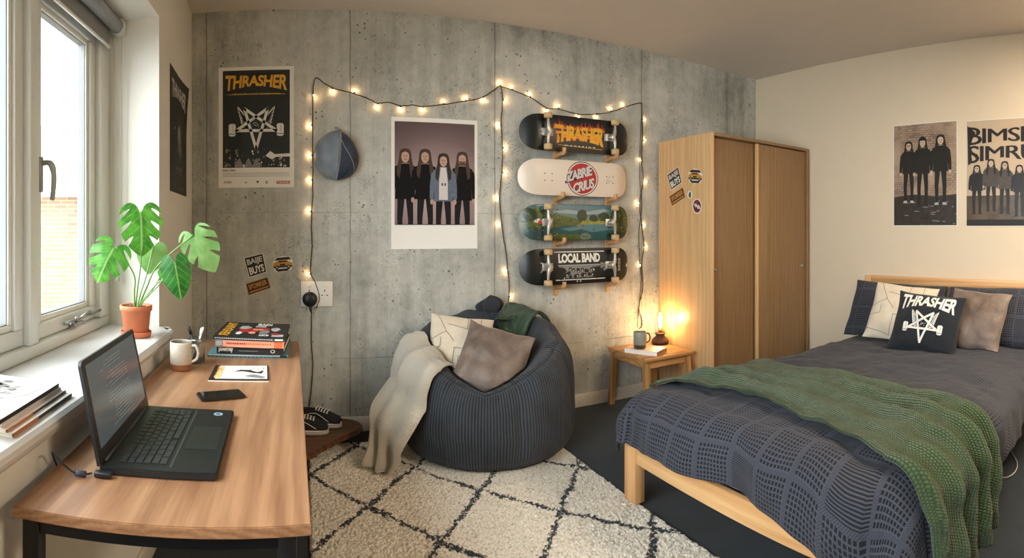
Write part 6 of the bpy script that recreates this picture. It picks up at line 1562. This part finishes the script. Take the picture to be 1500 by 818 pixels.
def duv(s, tt, off=0.0):
    a = max(0.0, -s); bn = max(0.0, -tt); bf_ = max(0.0, tt-DWY); bb2 = bn if bn > 0 else bf_; sg = -1 if bn > 0 else 1
    d = math.hypot(a, bb2); h, g_ = drop(d)
    x = DX0+max(s, 0); y = DY0+min(max(tt, 0), DWY)
    if d > 0: x -= h*a/d; y += sg*h*bb2/d
    top = 0.505+0.028*math.sin(PI*min(1, max(0, tt/DWY)))**0.5+0.020*max(0, 1-abs(s-0.25)/0.5)
    fl = min(1.0, d/0.12)
    w = 0.018*nz(s*2.5, tt*2.5, 1)+0.015*nz(s*7+2*nz(s*3, tt*3), tt*6, 2)+0.0045*nz(s*20, tt*18, 3)
    z = top+g_+w*(1-0.6*fl)
    # hanging part swings in soft vertical folds
    if d > 0:
        ca = (s*9 if bb2 > 0 else 0)+(tt*8 if a > 0 else 0)
        q = (0.020*math.sin(ca+2*nz(s*2, tt*2, 5))+0.030*nz(s*6, tt*6, 7)+0.008*nz(s*14, tt*14, 3))*fl
        x -= (q+0.012*fl)*a/d; y += sg*(q+0.012*fl)*bb2/d
    if off:
        n_ = Vector((-a/d*min(1, d/0.1) if d > 0 else 0, sg*bb2/d*min(1, d/0.1) if d > 0 else 0, max(0.0, 1-d/0.13))); n_.normalize()
        return Vector((x, y, z))+n_*off
    return Vector((x, y, z))
def duvmat():
    m, g = newm('charcoal_patterned_duvet'); u, v, _ = g.sep(g.coord('UV'))
    # the print changes from little squares at the foot to tilted line blocks towards the head
    head = g.ramp(u, 0.72, 0.80); ps = 0.152
    cu = g.m('DIVIDE', g.m('ADD', u, 5.0), ps); cv = g.m('DIVIDE', g.m('ADD', v, 5.03), ps); fu = g.m('FRACT', cu); fv = g.m('FRACT', cv); iu = g.m('FLOOR', cu); iv = g.m('FLOOR', cv)
    inb = g.m('MULTIPLY', g.m('MULTIPLY', g.m('GREATER_THAN', fu, 0.05), g.m('LESS_THAN', fu, 0.95)), g.m('MULTIPLY', g.m('GREATER_THAN', fv, 0.07), g.m('LESS_THAN', fv, 0.93)))
    du = g.m('FRACT', g.m('MULTIPLY', g.m('SUBTRACT', fu, 0.05), 9/0.9)); dv = g.m('FRACT', g.m('MULTIPLY', g.m('SUBTRACT', fv, 0.07), 9/0.86))
    sq = g.m('MULTIPLY', g.m('MULTIPLY', g.m('GREATER_THAN', du, 0.34), g.m('GREATER_THAN', dv, 0.34)), inb)
    wn = g.n('ShaderNodeTexWhiteNoise', noise_dimensions='2D'); g.l(g.comb(iu, iv), wn.inputs[0]); rnd = wn.outputs['Value']
    stripes = g.m('GREATER_THAN', g.m('FRACT', g.m('MULTIPLY', u, 135)), 0.5)
    sparse = g.m('LESS_THAN', rnd, 0.30); foot = g.m('ADD', g.m('MULTIPLY', sq, g.m('SUBTRACT', 1.0, sparse)), g.m('MULTIPLY', g.m('MULTIPLY', stripes, inb), sparse))
    band = g.m('MULTIPLY', g.m('SUBTRACT', 1.0, inb), g.m('MULTIPLY', g.m('GREATER_THAN', g.m('FRACT', g.m('MULTIPLY', g.m('ADD', u, v), 120)), 0.5), 0.4)); foot = g.m('MAXIMUM', foot, band)
    p2 = 0.24; au = g.m('FRACT', g.m('DIVIDE', g.m('ADD', u, 5), p2)); av = g.m('FRACT', g.m('DIVIDE', g.m('ADD', v, 5), p2)); mu = g.m('MAXIMUM', g.m('ABSOLUTE', g.m('SUBTRACT', au, 0.5)), g.m('ABSOLUTE', g.m('SUBTRACT', av, 0.5)))
    ru = g.m('GREATER_THAN', g.m('FRACT', g.m('MULTIPLY', g.m('ADD', u, v), 52)), 0.5); rv = g.m('GREATER_THAN', g.m('FRACT', g.m('MULTIPLY', g.m('SUBTRACT', u, v), 52)), 0.5)
    par = g.m('MODULO', g.m('ADD', g.m('FLOOR', g.m('DIVIDE', g.m('ADD', u, 5), p2)), g.m('FLOOR', g.m('DIVIDE', g.m('ADD', v, 5), p2))), 2.0)
    hd_ = g.m('ADD', g.m('MULTIPLY', ru, par), g.m('MULTIPLY', rv, g.m('SUBTRACT', 1.0, par)))
    pat = g.m('ADD', g.m('MULTIPLY', foot, g.m('SUBTRACT', 1.0, head)), g.m('MULTIPLY', g.m('MULTIPLY', hd_, head), 0.9))
    n = g.noise(g.coord(), 350, 2); k = g.ramp(n, 0.3, 0.7, 0.85, 1.12)
    col = g.mul(g.mix(pat, C(68, 71, 83), C(18, 20, 27)), g.comb(k, k, k)); g.fin(col, 0.92, g.bump(g.m('ADD', pat, g.m('MULTIPLY', n, 0.4)), 0.4, 0.002)); g.b.inputs['Sheen Weight'].default_value = 0.04; return m
M_duv = duvmat()
t = thing('duvet', 'charcoal patterned duvet hanging over the foot and sides of the bed', 'duvet', (2.5, 1.5, 0.5))
S0, S1 = -0.272, 2.03; T0, T1 = -0.37, DWY+0.22
def duvf(u, v):
    s = S0+(S1-S0)*u; tt = T0+(T1-T0)*v
    if s < 0: s *= 1.0+0.08*nz(tt*4, 2)+0.55*math.exp(-((tt-0.0)/0.15)**2)
    if tt < 0: tt *= (1.0+0.06*nz(s*3, 4))*(1.0-0.22*min(1, max(0, (s-0.6)/0.25)))
    if tt < -0.2 and s < -0.2: k = 0.93; s *= k; tt *= k
    return duv(s, tt)
b = MB(); b.grid(duvf, 230, 190, uvf=lambda u, v: (S0+(S1-S0)*u, T0+(T1-T0)*v)); b.build('cover', M_duv, t, solid=0.014)
_dv = [duvf(i/120, j/100) for j in range(101) for i in range(121)]
DT = BVHTree.FromPolygons(_dv, [(j*121+i, j*121+i+1, (j+1)*121+i+1, (j+1)*121+i) for j in range(100) for i in range(120)])
t = thing('green_blanket', 'olive green knitted blanket laid across the bed and hanging down the side', 'blanket', (2.0, 1.4, 0.55))
def blk(u, v):
    tt = -0.47+(DWY+0.06+0.47)*v; k = max(0, min(1, tt/DWY))
    a0 = -0.008+0.12*math.sin(PI*k)+0.07*k; a1 = 0.695+0.09*k*k
    if tt < 0: q = min(1, -tt/0.40); a0 -= 0.06*q; a1 -= 0.10*q+0.08*q*q
    s = a0+(a1-a0)*u+0.012*nz(v*7, 3 if u > 0.5 else 8)*(abs(2*u-1)**3)
    hang = max(0, min(1, -tt/0.15))
    ph = u*(4.2)+0.35*nz(u*2, v*3, 2)+0.30*math.sin(3*v)
    fo = (0.5+0.5*math.sin(2*PI*ph))**1.5
    off = 0.026+fo*(0.040+0.024*hang)*(0.7+0.5*nz(u*2, v*3, 9))+0.007*nz(u*8, v*12)
    off = 0.016+(off-0.016)*min(1.0, 0.15+(1-v)/0.10)
    return duv(s, tt, off)
b = MB(); b.grid(blk, 110, 190, uvf=lambda u, v: (u, v)); b.build('knit', M_kgreen2, t, solid=0.010)

M_pil = M_duv
def lean(x0, x1, y, zc): return (x1-x0, 0, zc)
cushion('pillow', 'charcoal patterned pillow by the wardrobe end of the headboard', 'pillow', (3.555, 1.90, 0.690), (-0.80, -0.06, 0.42), (0.42, 0, 0.9), 0.74, 0.44, 0.17, M_pil, seed=1, pinch=0.03, on=DT)
cushion('pillow', 'charcoal patterned pillow at the near end of the headboard', 'pillow', (3.560, 1.135, 0.690), (-0.80, 0.05, 0.42), (0.42, 0, 0.9), 0.76, 0.44, 0.17, M_pil, seed=6, pinch=0.03, on=DT)
cushion('cushion', 'cream cushion with dark angular lines at the head of the bed', 'cushion', (3.365, 1.750, 0.715), (-0.83, -0.12, 0.46), (0.44, -0.02, 0.85), 0.47, 0.42, 0.12, M_linen, maze(0.47, 0.42), seed=4, on=DT)
cushion('cushion', 'taupe velvet cushion on the bed, beside the navy one', 'cushion', (3.335, 1.195, 0.705), (-0.83, 0.08, 0.46), (0.44, -0.10, 0.85), 0.42, 0.41, 0.13, M_velv, seed=9, wr=0.009, on=DT)
A = Art(); masthead(A, -0.185, 0.060, 0.185, 0.178, M_wht, 'THRASHER', 1); logo_star(A, 0, -0.030, 0.112, M_wht, M_navyf, 2)
cushion('cushion', 'navy cushion printed with white lettering and a winged star', 'cushion', (3.150, 1.455, 0.695), (-0.85, -0.10, 0.45), (0.44, -0.02, 0.85), 0.455, 0.40, 0.14, M_navyf, A, seed=2, on=DT)
# loose cable on the carpet beyond the near side of the bed
b = MB(); b.tube(smooth_path([(2.86, 0.95, 0.006), (2.80, 0.86, 0.006), (2.72, 0.82, 0.006), (2.78, 0.78, 0.008), (2.92, 0.80, 0.006), (3.1, 0.9, 0.006)], 8), 0.003, seg=6)
q = b.build('floor_cable', M_lgry, loc=(2.8, 0.85, 0.006)); props(q, 'thin pale cable lying on the carpet under the bed edge', 'cable')
